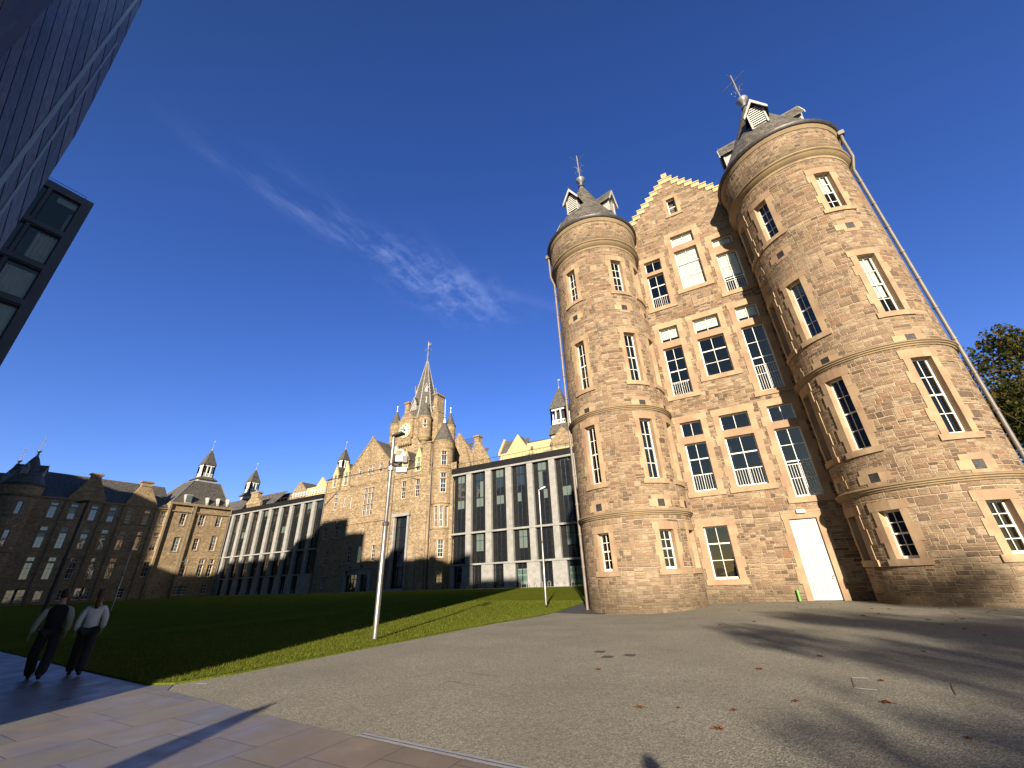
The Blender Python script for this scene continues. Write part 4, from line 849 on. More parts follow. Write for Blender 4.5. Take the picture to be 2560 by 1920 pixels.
m=MB(); m.face([(-51.2,85.3,29.9),(-44,85.3,29.9),(-44,88,33.5),(-51.2,88,33.8)],[(0,0),(7,0),(7,5),(0,5)]); m.face([(-44,85.3,30.9),(-36,85.3,30.9),(-36,88,32.2),(-44,88,32.4)]); m.face([(-45.9,85.0,33.8),(-43.0,85,29.6),(-43.0,91,29.6),(-45.9,91,33.8)]); m.face([(-45.9,85.0,33.8),(-45.9,91,33.8),(-49.2,91,29.6),(-49.2,85,29.6)])
m.face([(-34,85,33.4),(-29.1,85,28.5),(-29.1,92,28.5),(-34,92,33.4)]); m.face([(-34,85,33.4),(-34,92,33.4),(-37.3,92,30.2),(-37.3,85,30.2)]); m.box(-51,-20,91,92,0,28); m.build('roof',M_slate,Q)
qh=[]
for c in (-42.8,-37.8,-31.5):
    for d in (-.8,.35): window(FX(84.7),Q,c+d,c+d+.75,[(26.6,28.3,1,1,.4)],qh,cols=2,far=True,jw=.15,lint=.2,sill=.15,dep=.1)
m=MB()
for x in (-42.0,-36.9): m.tube([(x,84.8,24),(x,84.8,29.6)],.12,7); m.box(x-.3,x+.3,84.5,84.95,29.4,30.0)
m.build('downpipe',M_pipe,Q)
cupola(Q,-35.6,89.5,30.5,35.3,39.4,45.8,hb=1.9,hs=2.2,hk=2.75)
Q=rear('stone and pale gables with slate roof above the long concrete building',0,(-125,85,0))
m=MB(); m.prism([(-134.9,85,0),(-126.4,85,0),(-126.4,85,29.8),(-130.6,85,33.8),(-134.9,85,29.6)],(0,.6,0)); m.build('stone_gable',M_rubf,Q)
m=MB(); m.box(-126.4,-117,85.05,86,0,30.9); m.prism([(-122.3,84.95,30.4),(-116.0,84.95,30.4),(-119.2,84.95,33.7)],(0,.5,0)); m.box(-117,-105,85.1,86,0,30.4); m.build('pale_wall',M_yel,Q)
m=MB(); m.face([(-130.6,85,33.7),(-126.4,85,29.7),(-126.4,93,29.7),(-130.6,93,33.7)]); m.face([(-130.6,93,33.7),(-134.9,93,29.5),(-134.9,85,29.5),(-130.6,85,33.7)]); m.face([(-130.6,86,30.8),(-105,86,30.6),(-105,91,33.4),(-130.6,91,33.4)],[(0,0),(25,0),(25,7),(0,7)]); m.box(-134,-105,92,93,0,30); m.build('roof',M_slate,Q)
m=MB()
for k in range(12): x=-133+1.42*k; m.box(x,x+.5,84.6,84.95,28.6,30.0)
m.build('window_pier',M_white,Q)
cupola(Q,-111.8,86.5,31,35.0,38.2,42.4,hb=1.15,hs=1.5,hk=1.9)
Q=rear('slate roof with stone chimney gable and white cupola behind the sunlit mansard block',0,(-158,85,0))
m=MB(); m.face([(-190,80,24),(-141,80,24),(-141,88,32.6),(-190,88,32.6)],[(0,0),(49,0),(49,12),(0,12)]); m.box(-190,-141,89,90,0,32); m.build('roof',M_slate,Q)
m=MB(); m.prism([(-152.5,80,0),(-143,80,0),(-143,80,27.8),(-146.2,80,30.2),(-148.5,80,30.6),(-152.5,80,27.4)],(0,.8,0)); m.box(-149.2,-145.2,79.9,81.3,29.6,31.2); m.box(-149.6,-144.8,79.7,81.5,31.2,31.7); m.box(-190,-142.5,80.8,81.5,0,24); m.build('chimney_gable',M_rubf,Q)
cupola(Q,-159.6,85,31.0,33.6,37.3,42.4,hb=1.5,hs=2.1,hk=2.7)
# ------------------------------------------------------------------ LEFT WING (long shaded pavilion with mansard end block)
L=thing('wing_building','long shaded sandstone wing at the left with wallhead gables and a sunlit mansard end block','building',(-148,40,0))
LS=FY(-142); LH=[]
ys=[31.3,34.8,38.55,42.15,45.75,49.4,53.0]; rl_=random.Random(3)
for i,y in enumerate(ys):
    k=dict(far=True,jw=.2,lint=.28,sill=.2,dep=.2); wd=1.3
    window(LS,L,y,y+wd,[(18.1,20.7,2,1,rl_.choice([0,0,.5,1])),(20.95,21.9,1,0,rl_.choice([0,1,.5]))],LH,**k)
    window(LS,L,y,y+wd,[(11.6,15.0,2,1,rl_.choice([0,0,.3])),(15.3,16.2,1,0,rl_.choice([0,1,1]))],LH,**k)
    if i!=5: window(LS,L,y,y+wd,[(5.05,8.5,2,1,0),(8.8,9.7,1,0,0)] if i<5 else [(5.3,8.9,2,1,0)],LH,**k)
    if i in (0,3): window(LS,L,y-.9,y+.4,[(.6,3.1,2,1,0)],LH,**k); window(LS,L,y+.7,y+2.0,[(.6,3.1,2,1,0)],LH,**k)
    elif i<6: window(LS,L,y,y+wd,[(.6,2.8,2,1,0)],LH,**k)
for (a,b,c,d,bf) in ((57.95,59.3,18.5,21.7,0),(62.8,64.3,18.7,21.8,0),(67.4,68.9,18.8,21.85,0),(57.95,59.5,11.6,15.35,1),(63.0,64.3,12.1,15.25,0),(67.5,69.0,12.1,16.3,0),(68.25,69.7,.65,3.1,0),(61.5,62.9,.65,3.0,1),(63.15,64.5,.65,3.0,1)):
    window(LS,L,a,b,[(c,d,2,1 if d-c<3.5 else 2,bf)],LH,far=True,jw=.2,lint=.28,sill=.2,dep=.2)
for (a,b) in ((61.5,62.85),(65.85,67.2),(68.4,69.8)): window(LS,L,a,b,[(5.05,8.3,2,1,0),(8.6,9.85,1,0,0)],LH,far=True,jw=.2,lint=.28,sill=.2,dep=.2)
m=MB(); wallgrid(m,LS,28.0,54.4,-1,22.5,[h for h in LH if h[0]<54.4]); S2=FY(-141.7); wallgrid(m,S2,54.4,70.9,-1,24.3,[])if False else wallgrid(m,LS,54.4,70.9,-1,24.3,[h for h in LH if h[0]>=54.4])
for (c,hw,a0,a1,zt) in ((37.2,3.4,36.2,38.2,28.0),(48.2,3.4,46.7,49.0,27.8)):
    m.prism([(-141.95,c-hw,22.5),(-141.95,c+hw,22.5),(-141.95,c+hw,23.4),(-141.95,a1,zt),(-141.95,a0,zt),(-141.95,c-hw,23.3)],(-.6,0,0)); 
m.box(-158,-142.4,70.3,70.9,-1,24.3); m.box(-158,-157.6,28,70,-1,22.5); m.face([(-142,54.4,22.5),(-150,54.4,22.5),(-150,54.4,24.3),(-142,54.4,24.3)]); m.box(-158,-142.1,27.6,28.0,-1,22.5)
m.build('wall',M_rubd,L)
m=MB(); m.box(-142.6,-141.45,54.3,71.3,24.0,24.6); m.box(-142.6,-141.7,54.3,71.1,22.1,22.4); m.box(-142.2,-141.7,28.0,54.3,22.4,22.7)
for (c,a0,a1,zt) in ((37.2,36.2,38.2,28.0),(48.2,46.7,49.0,27.8)): m.box(-142.9,-141.8,a0,a1,zt,zt+.9); m.box(-143.1,-141.6,a0-.3,a1+.3,zt+.9,zt+1.3)
m.box(-142.0,-141.5,60.7,61.2,0,24); m.box(-142.0,-141.5,54.4,54.9,0,24)
m.build('cornice',M_mould,L)
m=MB(); m.face([(-141.7,28,22.5),(-141.7,55,22.5),(-150,55,29.6),(-150,28,29.6)],[(0,0),(27,0),(27,11),(0,11)]); m.face([(-158.3,55,22.5),(-158.3,28,22.5),(-150,28,29.6),(-150,55,29.6)],[(0,0),(27,0),(27,11),(0,11)])
for (c,a0,a1,zt,hw) in ((37.2,36.2,38.2,28.0,3.4),(48.2,46.7,49.0,27.8,3.4)):
    m.face([(-142.5,c,zt),(-142.5,c-hw,23.3),(-143.5,c-hw,23.6),(-149,c,zt)]); m.face([(-142.5,c,zt),(-149,c,zt),(-143.5,c+hw,23.6),(-142.5,c+hw,23.4)])
A4=[(-142.1,54.6,24.4),(-142.1,70.6,24.4),(-157.9,70.6,24.4),(-157.9,54.6,24.4)]; B4=[(-146.8,60.6,32.2),(-146.8,68.4,32.2),(-153.2,68.4,32.2),(-153.2,60.6,32.2)]
for k in range(4): j=(k+1)%4; m.face([A4[k],A4[j],B4[j],B4[k]],[(0,0),(16,0),(12,9.5),(4,9.5)])
m.face(B4); m.build('roof',M_slate,L)
m=MB()
for k in range(4): m.tube([A4[k],B4[k]],.13,5); m.tube([B4[k],B4[(k+1)%4]],.12,5)
m.tube([(-150,28,29.6),(-150,55,29.6)],.12,5); m.build('ridge_lead',M_lead,L)
for (y,z,ln) in ((57.9,25.0,1),(63.6,25.3,0),(66.6,25.4,0),(69.4,25.5,0)):
    m=MB(); h=2.2 if ln else 1.7; w_=1.7 if ln else .55; m.box(-144.5,-142.2,y,y+w_,z-.6,z+h); do_=m.build('roof_dormer',M_wgrey,L); f=MB(); f.box(-142.19,-142.13,y+.12,y+w_-.12,z,z+h-.2); f.build('dormer_pane',M_gblind if ln else M_white,do_)
cupola(L,-150,64.4,32.2,34.3,38.1,43.4,hb=1.55,hs=2.6,hk=3.0,vane=3.2)
m=MB()
for y in (33.6,40.8,44.6,51.7): m.tube([(-141.85,y,22.3),(-141.85,y,-.5)],.12,6)
m.tube([(-141.6,60.3,24),(-141.6,60.3,-.5)],.14,6); m.tube([(-141.6,71.0,24),(-141.6,71.0,-.5)],.14,6); m.build('downpipe',M_pipe,L)
LVf=[(.9,3.0,.9,.4),(5.2,8.6,.9,.4),(11.6,15.0,.9,.4),(18.3,21.0,.9,.4)]
for cx in (-144.,-158.): turret(L,cx,26.0,3.3,[-60,5,-100],[3.9,10.4],24.9,far=True,lv=LVf,mat_=M_rubd,lucs=(-30,60,150,-120),sc_z=.93)
# ------------------------------------------------------------------ GROUND
def gz(x,y): return -.27*math.exp(-((x+7.5)**2+(y-23.3)**2)/34.)      # the ground falls a little towards the left turret
def dip(o):
    import bmesh
    bm=bmesh.new(); bm.from_mesh(o.data); bmesh.ops.triangulate(bm,faces=bm.faces[:])
    for it in range(16):
        es=[]
        for e in bm.edges:
            a,b=e.verts[0].co,e.verts[1].co; L=e.calc_length(); ab=b-a; q=Vector((-7.5,23.3,a.z)); t_=max(0,min(1,(q-a).dot(ab)/max(ab.length_squared,1e-9))); d=(a+ab*t_-q).length
            if L>1.1 and d<13: es.append(e)
        if not es: break
        bmesh.ops.subdivide_edges(bm,edges=es,cuts=1); bmesh.ops.triangulate(bm,faces=[f for f in bm.faces if len(f.verts)>3])
    for v in bm.verts: v.co.z+=gz(v.co.x,v.co.y)
    bm.to_mesh(o.data); bm.free(); return o
def sheet(name,pts,z,mt,kind='structure'):
    m=MB(); m.face([(x,y,z) for x,y in pts]); return tag(dip(m.build(name,mt)),kind=kind)
M_earth=mat('rough_grass_ground',fn=f_noisy((.05,.07,.02),(.08,.08,.04),.3,.95))
sheet('ground',[(-1400,-1400),(1400,-1400),(1400,1400),(-1400,1400)],-.16,M_earth)
edge=[(-10.85,4.70),(-10.35,4.95),(-10.15,5.9),(-10.1,8.5),(-10.02,10.6),(-10.05,13),(-10.15,15.4),(-10.35,19),(-10.75,23.3),(-11.3,29.8),(-12.2,40),(-13.5,55),(-14.8,68.8)]
LAWN=edge+[(-138.5,68.8),(-138.5,14),(-60,8.4),(-22.75,5.36),(-14.43,4.88)]
lm=MB(); lm.face([(x,y,.03) for x,y in LAWN]); 
for i in range(len(LAWN)): a,b=LAWN[i],LAWN[(i+1)%len(LAWN)]; lm.face([(a[0],a[1],-.02),(b[0],b[1],-.02),(b[0],b[1],.03),(a[0],a[1],.03)])
tag(dip(lm.build('lawn',M_grass)),kind='structure')
line=[(-9.87,4.63),(-6.96,4.42),(-4.63,4.30),(-2.61,4.23),(12,3.7),(60,2.)]
sheet('paving',[(-120,-60),(60,-60),(60,2.)]+line[::-1][1:]+[(-10.35,4.93),(-10.85,4.69),(-14.43,4.87),(-22.75,5.35),(-60,8.39),(-120,12)],.004,M_pave)
sheet('gravel_forecourt',line+[(60,30),(-7.9,30),(-7.9,23.3),(-10.76,23.3),(-10.36,19),(-10.16,15.4),(-10.06,13),(-10.03,10.6),(-10.11,8.5),(-10.16,5.9),(-10.34,4.95)],-.004,M_gravel)
sheet('side_path',[(-10.75,23.3),(-7.9,23.3),(-7.9,69),(-14.8,69),(-13.5,55),(-12.2,40),(-11.3,29.8)],-.008,M_tarmac)
sheet('terrace_path',[(-142,68.8),(-8,68.8),(-8,72.6),(-142,72.6)],.03,M_kerb); sheet('wing_path',[(-142,10),(-138.5,14),(-138.5,68.8),(-142,68.8)],.008,M_tarmac)
sl=MB()
for a,b in zip(line[2:-1],line[3:]):
    d=(Vector((*b,0))-Vector((*a,0))).normalized(); n=Vector((-d.y,d.x,0))
    for o_,m_ in ((.0,0),(.05,1),(.065,0)):
        w_=.045 if m_==0 else .012; p=Vector((*a,.009+.002*m_))+n*o_; q=Vector((*b,.009+.002*m_))+n*o_; sl.face([p,q,q+n*w_,p+n*w_],m=m_)
tag(sl.build('drain_channel',[M_steelg,M_ink]),kind='structure')
# grass blades along the near edge
def inside(x,y,poly):
    c=False; j=len(poly)-1
    for i in range(len(poly)):
        if (poly[i][1]>y)!=(poly[j][1]>y) and x<(poly[j][0]-poly[i][0])*(y-poly[i][1])/(poly[j][1]-poly[i][1])+poly[i][0]: c=not c
        j=i
    return c
rg=random.Random(5); gb=MB(); cnt=0
while cnt<62000:
    s=rg.random()**1.9; y=4.6+s*26; ex=-10.1-.02*max(0,y-10); x=ex-(rg.random()**1.7)*13+.08; 
    if not inside(x,y,LAWN): continue
    h=rg.uniform(.025,.07)*(1.25 if rg.random()<.1 else 1); a=rg.uniform(0,2*PI); w_=rg.uniform(.003,.006)*(1+s*2); lx,ly=rg.uniform(-.03,.03),rg.uniform(-.03,.03)
    dx,dy=COS(a)*w_,SIN(a)*w_; i=len(gb.v); g0=gz(x,y); gb.v+=[Vector((x-dx,y-dy,.028+g0)),Vector((x+dx,y+dy,.028+g0)),Vector((x+lx,y+ly,.03+h+g0))]; gb.f.append((i,i+1,i+2)); gb.uv+=[(0,0)]*3; gb.mi.append(0); cnt+=1
tag(gb.build('grass_blades',M_blade),'short grass blades growing along the lawn edge','grass',kind='stuff')
# covers, paint marks
for i,(x,y,lb) in enumerate(((-3.81,10.60,'leftmost of the three small dark covers set in the gravel'),(-3.45,10.03,'nearest of the three small dark covers set in the gravel'),(-3.05,10.35,'rightmost of the three small dark covers set in the gravel'))):
    m=MB(); m.box(x-.11,x+.11,y-.12,y+.12,-.003,.001); m.box(x-.08,x+.08,y-.01,y+.01,.001,.003); tag(m.build('access_cover',M_tarmac),lb,'cover','access covers in the gravel')
pm=MB()
for a,b in (((.73,9.36),(.95,9.37)),((.67,8.63),(.92,8.60)),((-9.98,5.16),(-9.74,5.22))):
    a,b=Vector((*a,.0015)),Vector((*b,.0015)); n=(b-a).normalized().cross(Vector((0,0,1)))*.012; pm.face([a-n,a+n,b+n,b-n])
tag(pm.build('paint_mark',M_white),kind='structure')
cr=MB()
for pts in (((-5.42,6.97),(-5.0,6.93),(-4.69,6.83)),((-5.41,7.67),(-4.64,7.59)),((1.9,9.38),(1.82,9.0),(1.75,8.6)),((.67,8.63),(.70,9.0),(.73,9.36))):
    for a,b in zip(pts,pts[1:]): a,b=Vector((*a,.001)),Vector((*b,.001)); n=(b-a).normalized().cross(Vector((0,0,1)))*.005; cr.face([a-n,a+n,b+n,b-n])
tag(cr.build('crack',M_ink),kind='structure')
# fallen leaves
def leafshape():
    m=MB(); pts=[]
    for k in range(10):
        a=2*PI*k/10; r=.085 if k%2==0 else .038
        if k==5: r=.02
        pts.append(Vector((r*COS(a)*1.05,r*SIN(a),.012+.018*(k%2)+.01*SIN(3*a))))
    for k in range(10): m.face([(0,0,.006),pts[k],pts[(k+1)%10]])
    m.tube([(-.01,0,.006),(-.13,.01,.012)],.004,4); return m
lf0=leafshape().build('fallen_leaf',M_fall); tag(lf0,'dry brown leaf fallen on the gravel','leaf','dry leaves fallen on the gravel')
rq=random.Random(11); first=True; kc=0
spots=[(-1.9,6.6),(-.9,6.1),(-.8,6.9),(-1.45,6.75),(-.1,7.6),(-3.2,8.7),(-.55,9.6),(.9,7.9)]
while len(spots)<92:
    x=rq.uniform(-2,11); y=rq.uniform(6.5,26); 
    if rq.random()<(.25+.75*min(1,max(0,(x+1)/5))): spots.append((x,y))
for i,(x,y) in enumerate(spots):
    o=lf0 if i==0 else lf0.copy()
    if i: COL.objects.link(o)
    o.location=(x,y,gz(x,y)-.002); o.rotation_euler=(0,0,rq.uniform(0,6.28)); s=rq.uniform(.45,.85); o.scale=(s,s,s)
# ------------------------------------------------------------------ MODERN BUILDINGS AT THE LEFT
def f_boards(t,b,m):
    p=t.sep(obm(t)); u=t.add(p[1],t.mul(p[2],1/5.8)); a=t.mul(u,1/.27); C=t.m('FLOOR',a); f=t.m('FRACT',a); h,_=t.white(t.xyz(C,1,2))
    gr=t.noise(t.xyz(t.mul(u,9),t.mul(p[2],.5),0),3,5,.7); c=t.mix(h,(.20,.27,.50),(.30,.36,.60)); c=t.mix(t.mapr(gr,.4,.65,0,.6),c,(.08,.11,.21)); e=t.step(t.m('MINIMUM',f,t.sub(1,f)),.02,.07); c=t.mix(e,(.006,.007,.01),c)  # blue base colour paints in the sky reflected by this face
    setc(t,b,c); b.inputs['Roughness'].default_value=.2; b.inputs['Specular IOR Level'].default_value=.8; t.l.new(t.bump(e,.6,.02),b.inputs['Normal'])
M_board=mat('slanted_cladding_boards',fn=f_boards)
M_mirror=mat('mirror_glass_strip',fn=f_gopq((.35,.48,.70),.10,.1))  # pale blue base colour stands in for reflected sky
def f_fac(c1,c2,px_,pz):
    def fn(t,b,m):
        p=uvm(t); X=t.sep(p); fx=t.m('FRACT',t.mul(X[0],1/px_)); fz=t.m('FRACT',t.mul(X[1],1/pz))
        wn=t.mul(t.mul(t.m('GREATER_THAN',fx,.3),t.m('LESS_THAN',fx,.85)),t.mul(t.m('GREATER_THAN',fz,.25),t.m('LESS_THAN',fz,.85)))
        setc(t,b,t.mix(wn,c1,c2)); t.put(b.inputs['Roughness'],t.mapr(wn,0,1,.7,.08))
    return fn
M_fac=mat('block_facade',fn=f_fac((.30,.28,.25),(.02,.025,.03),3.,3.4))
M_fac2=mat('dark_block_facade',fn=f_fac((.030,.028,.026),(.030,.030,.030),3.2,3.5))
G1=thing('modern_block','dark grey modern block whose plain soffit-like wall fills the top left corner','building',(-12,-12,0))
m=MB(); m.box(-17,-8,-25,-1.63,0,27.4); m.box(-17,-10,-27,-13,27.4,31); m.box(-17,-14.4,-27,-12.5,31,36); m.build('wall',M_fac2,G1)  # raised rear boxes are added out of view to shade the clad tower
m=MB(); 
for z in (7,14,21): m.box(-17.01,-7.98,-1.63,-1.615,z,z+.03)
m.build('panel_joint',M_lead,G1)
G2=thing('clad_tower','dark blue-grey tower of slanting boards with two pale glass strips, upper left','building',(-24,-4,0))
def ysil(z):
    P_=[(0,.60),(16.7,.59),(19.3,.55),(24.2,.26),(29.5,-.11),(31,-.2)]
    for (a,ya),(b,yb) in zip(P_,P_[1:]):
        if z<=b: return ya+(yb-ya)*(z-a)/(b-a)
    return -.2
m=MB(); zs=[0,16.7,19.3,24.2,29.5,31]
for a,b in zip(zs,zs[1:]):
    ya,yb=ysil(a),ysil(b); m.face([(-21,-9,a),(-21,ya,a),(-21,yb,b),(-21,-9,b)]); m.face([(-21,ya,a),(-38,ya-.4,a),(-38,yb-.4,b),(-21,yb,b)])
m.face([(-38,ysil(0)-.4,0),(-38,-20,0),(-38,-20,31),(-38,ysil(31)-.4,31)]); m.face([(-38,-20,0),(-21,-20,0),(-21,-20,31),(-38,-20,31)]); m.face([(-21,-20,0),(-21,-9,0),(-21,-9,31),(-21,-20,31)]); m.face([(-21,-20,31),(-21,-.2,31),(-38,-.6,31),(-38,-20,31)]); m.box(-37.5,-28,-20,-.9,31,31.8)  # last box is an added rise that shades the window block behind
m.build('cladding',M_board,G2); m=MB(); m.box(-40.6,-38.1,-14,-.9,0,34.5); m.build('service_core',M_board,G2)  # second box is an unseen block added to keep sun off the window block
for (y0,y1,w0,w1) in ((-.25,-.27,.17,.10),(.30,.02,.09,.05)):
    m=MB(); z1=31 if y0<0 else 25.5; m.prism([(-20.995,y0-w0/2,0),(-20.995,y0+w0/2,0),(-20.995,y1+w1/2,z1),(-20.995,y1-w1/2,z1)],(.03,0,0)); m.build('glass_strip',M_mirror,G2)
G3=thing('apartment_block','dark grey framed modern block with large curtained windows stacked at the left','building',(-48,-5,0))
m=MB(); m.box(-55,-41.5,-20,3.9,0,30.8); m.box(-41.5,-41,3.32,3.9,0,30.8); m.box(-41.5,-41,-20,3.32,30.2,30.8); m.build('wall',M_dgrey,G3) if False else None
BS=FY(-41); bh=[]; m=MB(); cols_=[(-3.9,-1.75),(-1.05,1.45),(1.65,3.3)]; rows_=[(27.05,30.15),(23.8,26.45),(20.6,23.2),(17.35,20.0),(14.1,16.8),(10.9,13.6),(7.7,10.4),(4.5,7.2)]
rm=MB(); rb2=random.Random(2)
for ri,(a,b) in enumerate(rows_):
    for ci,(c,d) in enumerate(cols_):
        bh.append((c,d,a,b)); f=MB(); 
        for q in ((c,c+.07,a,b),(d-.07,d,a,b),(c,d,a,a+.08),(c,d,b-.08,b)): sbox(f,BS,*q,-.22,-.1)
        if ci==2 and ri==0: sbox(f,BS,c,d,a+1.0*0+.0,a+.02,-.1,-.08)
        fo=f.build('window_frame',M_ink,G3); p=MB(); p.face([BS(c,a,-.17),BS(d,a,-.17),BS(d,b,-.17),BS(c,b,-.17)]); p.build('pane',M_glass,fo)
        cu=MB(); n=24
        def curt(x0,x1,z0,z1,amp=.06,m_=0):
            for k in range(n):
                xa_,xb_=x0+(x1-x0)*k/n,x0+(x1-x0)*(k+1)/n; f_=lambda x:-.42+amp*SIN(x*26)
                cu.face([BS(xa_,z0,f_(xa_)),BS(xb_,z0,f_(xb_)),BS(xb_,z1,f_(xb_)),BS(xa_,z1,f_(xa_))],m=m_)
        kind=(ri*3+ci*5)%7 if ci<2 else {0:7,1:8,2:9,3:10}.get(ri,(ri*2)%5)
        if kind==7: curt(c+.5,d-.05,b-.62,b-.1,.0); curt(d-.22,d-.05,a+.1,b-1.1)
        elif kind==8: curt(c+.55,d-.03,a+.1,b-.1)
        elif kind==9: curt(c+.1,d-.03,a+.1,b-.25,.02)
        elif kind==10: curt(c+.05,d-.03,a+.05,b-.05,.01)
        elif kind in (0,3): curt(c+.1,c+.9,a+.1,b-.1)
        elif kind==1: curt(c+.3,d-.3,b-.5,b-.1,0)
        if cu.f: cu.build('curtain',M_white,fo)
    rm.face([BS(-4,a-.2,-.3-2.6),BS(3.35,a-.2,-2.9),BS(3.35,b+.2,-2.9),BS(-4,b+.2,-2.9)]); rm.box(-44.2,-41.3,-4.,3.35,a-.2,a-.1); rm.box(-44.2,-41.3,-4.,3.35,b+.05,b+.15)
rm.build('interior',M_room,G3)
wallgrid(m,BS,-20,3.9,0,30.8,bh); m.face([(-41,3.9,0),(-55,3.9,0),(-55,3.9,30.8),(-41,3.9,30.8)]); m.face([(-41,-20,30.8),(-41,3.9,30.8),(-55,3.9,30.8),(-55,-20,30.8)]); m.face([(-55,3.9,0),(-55,-20,0),(-55,-20,30.8),(-55,3.9,30.8)]); m.face([(-55,-20,0),(-41,-20,0),(-41,-20,30.8),(-55,-20,30.8)])
m.build('wall',M_dgrey,G3)
m=MB()
for i in range(7): z=rows_[i][0]; m.box(-41.02,-40.96,-4,3.32,z-.55,z-.42)
m.build('spandrel_rail',M_ink,G3)
m=MB(); m.tube([(-41.5,-6,31.35),(-41.5,3.4,31.35),(-54,3.4,31.35)],.025,5); m.build('roof_railing',M_iron,G3)
def block(x0,x1,y0,y1,h,lb):
    o=thing('apartment_block',lb,'building',((x0+x1)/2,(y0+y1)/2,0)); m=MB(); m.box(x0,x1,y0,y1,0,h); m.build('wall',M_fac,o); m=MB(); m.box(x0+2,x1-2,y0+2,y1-2,h,h+.8); m.build('plant_room',M_dgrey,o)
block(-75,-50.3,-25,-1.8,39,'tall apartment block hidden behind the clad tower, its shadow on the clock tower building')
block(-66,-56.5,-20,-2.5,43.0,'tallest apartment block behind the clad tower')
block(-118,-104.2,-34,-10,31,'lower apartment block beside the tall one that shades the left wing')
block(-104,-76.5,-34,-10,37.5,'broad apartment block south of the far end of the lawn')
block(-168,-118.0,-34,-3,43,'apartment block shading the left wing')
# ------------------------------------------------------------------ LAMP POSTS and what hangs on them
def lamp(x,y,h,ang,lb,mt=M_steel,r=.085,ln=.75,tilt=.16,cat='lamp post'):
    o=thing('lamp_post',lb,cat,(x,y,0)); m=MB(); m.tube([(x,y,0),(x,y,h*.52),(x,y,h*.52+.02),(x,y,h)],[r,r*.98,r*.8,r*.72],14); m.build('pole',mt,o,smooth=True)
    m=MB(); m.lathe([(r*1.02,h*.52-.06),(r*1.3,h*.52-.04),(r*1.3,h*.52+.04),(r*.9,h*.52+.08)],x,y,14); m.lathe([(r*1.5,.0),(r*1.5,.03),(r,.06)],x,y,14); m.build('collar',M_iron,o)
    d=Vector((COS(ang),SIN(ang),tilt)).normalized(); s=Vector((-SIN(ang),COS(ang),0)); p=Vector((x,y,h-.03)); u=d.cross(s)*-1
    m=MB(); a=p-d*.05
    w0,w1=.07,.13
    m.prism([a-s*w0,a+s*w0,a+d*ln*.35+s*w1,a+d*ln+s*w1,a+d*ln-s*w1,a+d*ln*.35-s*w1],Vector((0,0,.07))); hd_=m.build('lamp_head',M_iron if h<7 else M_steelg,o)  # dark metal on the lower posts' heads puts underside shade into the colour
    m=MB(); b=a+d*ln*.4-Vector((0,0,.012)); m.prism([b-s*.09,b+s*.09,b+d*ln*.5+s*.09,b+d*ln*.5-s*.09],Vector((0,0,.01))); m.build('diffuser',M_gblind,hd_)
    return o
lamp(-11.09,10.64,6.62,R(10),'tall brushed steel lamp post at the lawn edge carrying the camera and cabinets',ln=.46)
lamp(-12.35,25.62,7.0,R(20),'steel lamp post on the sunlit grass in front of the concrete building',r=.075,ln=.55,tilt=.4)
lamp(-58.2,20.2,6.4,R(-150),'distant thin lamp post in front of the shaded wing',r=.08,ln=.8)
lamp(-33.85,8.93,6.6,R(-170),'dark lamp post rising behind the two walking people',mt=M_iron,r=.10,ln=1.1,tilt=.0)  # iron colour stands in for shade on this post
LX,LY=-11.09,10.64; dv=Vector((.82,.57,0)).normalized(); dx,dy=dv.x,dv.y
def at(a,b,z): return Vector((LX+a*dx+b*dy,LY+a*dy-b*dx,z))
c=thing('dome_camera','white dome security camera hanging from a bracket on the steel lamp post','camera',at(.4,0,5.95))
m=MB(); p=at(.13,0,6.07); m.box(p.x-.03,p.x+.03,p.y-.04,p.y+.04,5.93,6.22); m.tube([at(.1,0,6.1),at(.38,0,6.06),at(.42,0,5.98)],.035,8); m.build('bracket',M_plast,c)
m=MB(); q=at(.42,0,0); m.lathe([(0,6.0),(.07,5.98),(.12,5.90),(.125,5.83),(.0,5.83)],q.x,q.y,16); m.build('housing',M_plast,c,smooth=True); m=MB(); m.lathe([(.10,5.83),(.09,5.76),(.05,5.71),(0,5.70)],q.x,q.y,16); m.build('dome',M_ink,c,smooth=True)
c=thing('control_cabinet','small white box clamped high on the steel lamp post just under the dome camera','box',at(.3,0,5.6))
def obx(mb,a0,a1,b0,b1,z0,z1): mb.prism([at(a0,b0,z0),at(a1,b0,z0),at(a1,b1,z0),at(a0,b1,z0)],(0,0,z1-z0))
m=MB(); obx(m,.18,.42,.02,.22,5.60,5.80); m.build('case',M_plast,c); m=MB(); obx(m,.42,.60,-.04,.20,5.56,5.80); m.build('speaker_horn',M_ink,c)  # black block stands for the dark side of the white box
m=MB(); m.lathe([(.075,5.5),(.1,5.5),(.1,5.58),(.075,5.58)],LX,LY,12); m.build('clamp',M_iron,c)
c=thing('control_cabinet','grey slanted box clamped on the steel lamp post, lower of the two boxes','box',at(.3,0,5.3))
m=MB(); obx(m,.22,.60,.0,.2,5.20,5.38); m.build('case',M_boxg,c); m=MB(); m.lathe([(.075,5.32),(.1,5.32),(.1,5.46),(.075,5.46)],LX,LY,12); m.tube([at(.08,0,5.4),at(.24,0,5.4)],.02,6); m.tube([at(.1,.05,5.55),at(.28,.1,5.48),at(.2,.05,5.38)],.012,5); m.build('clamp',M_steelg,c)
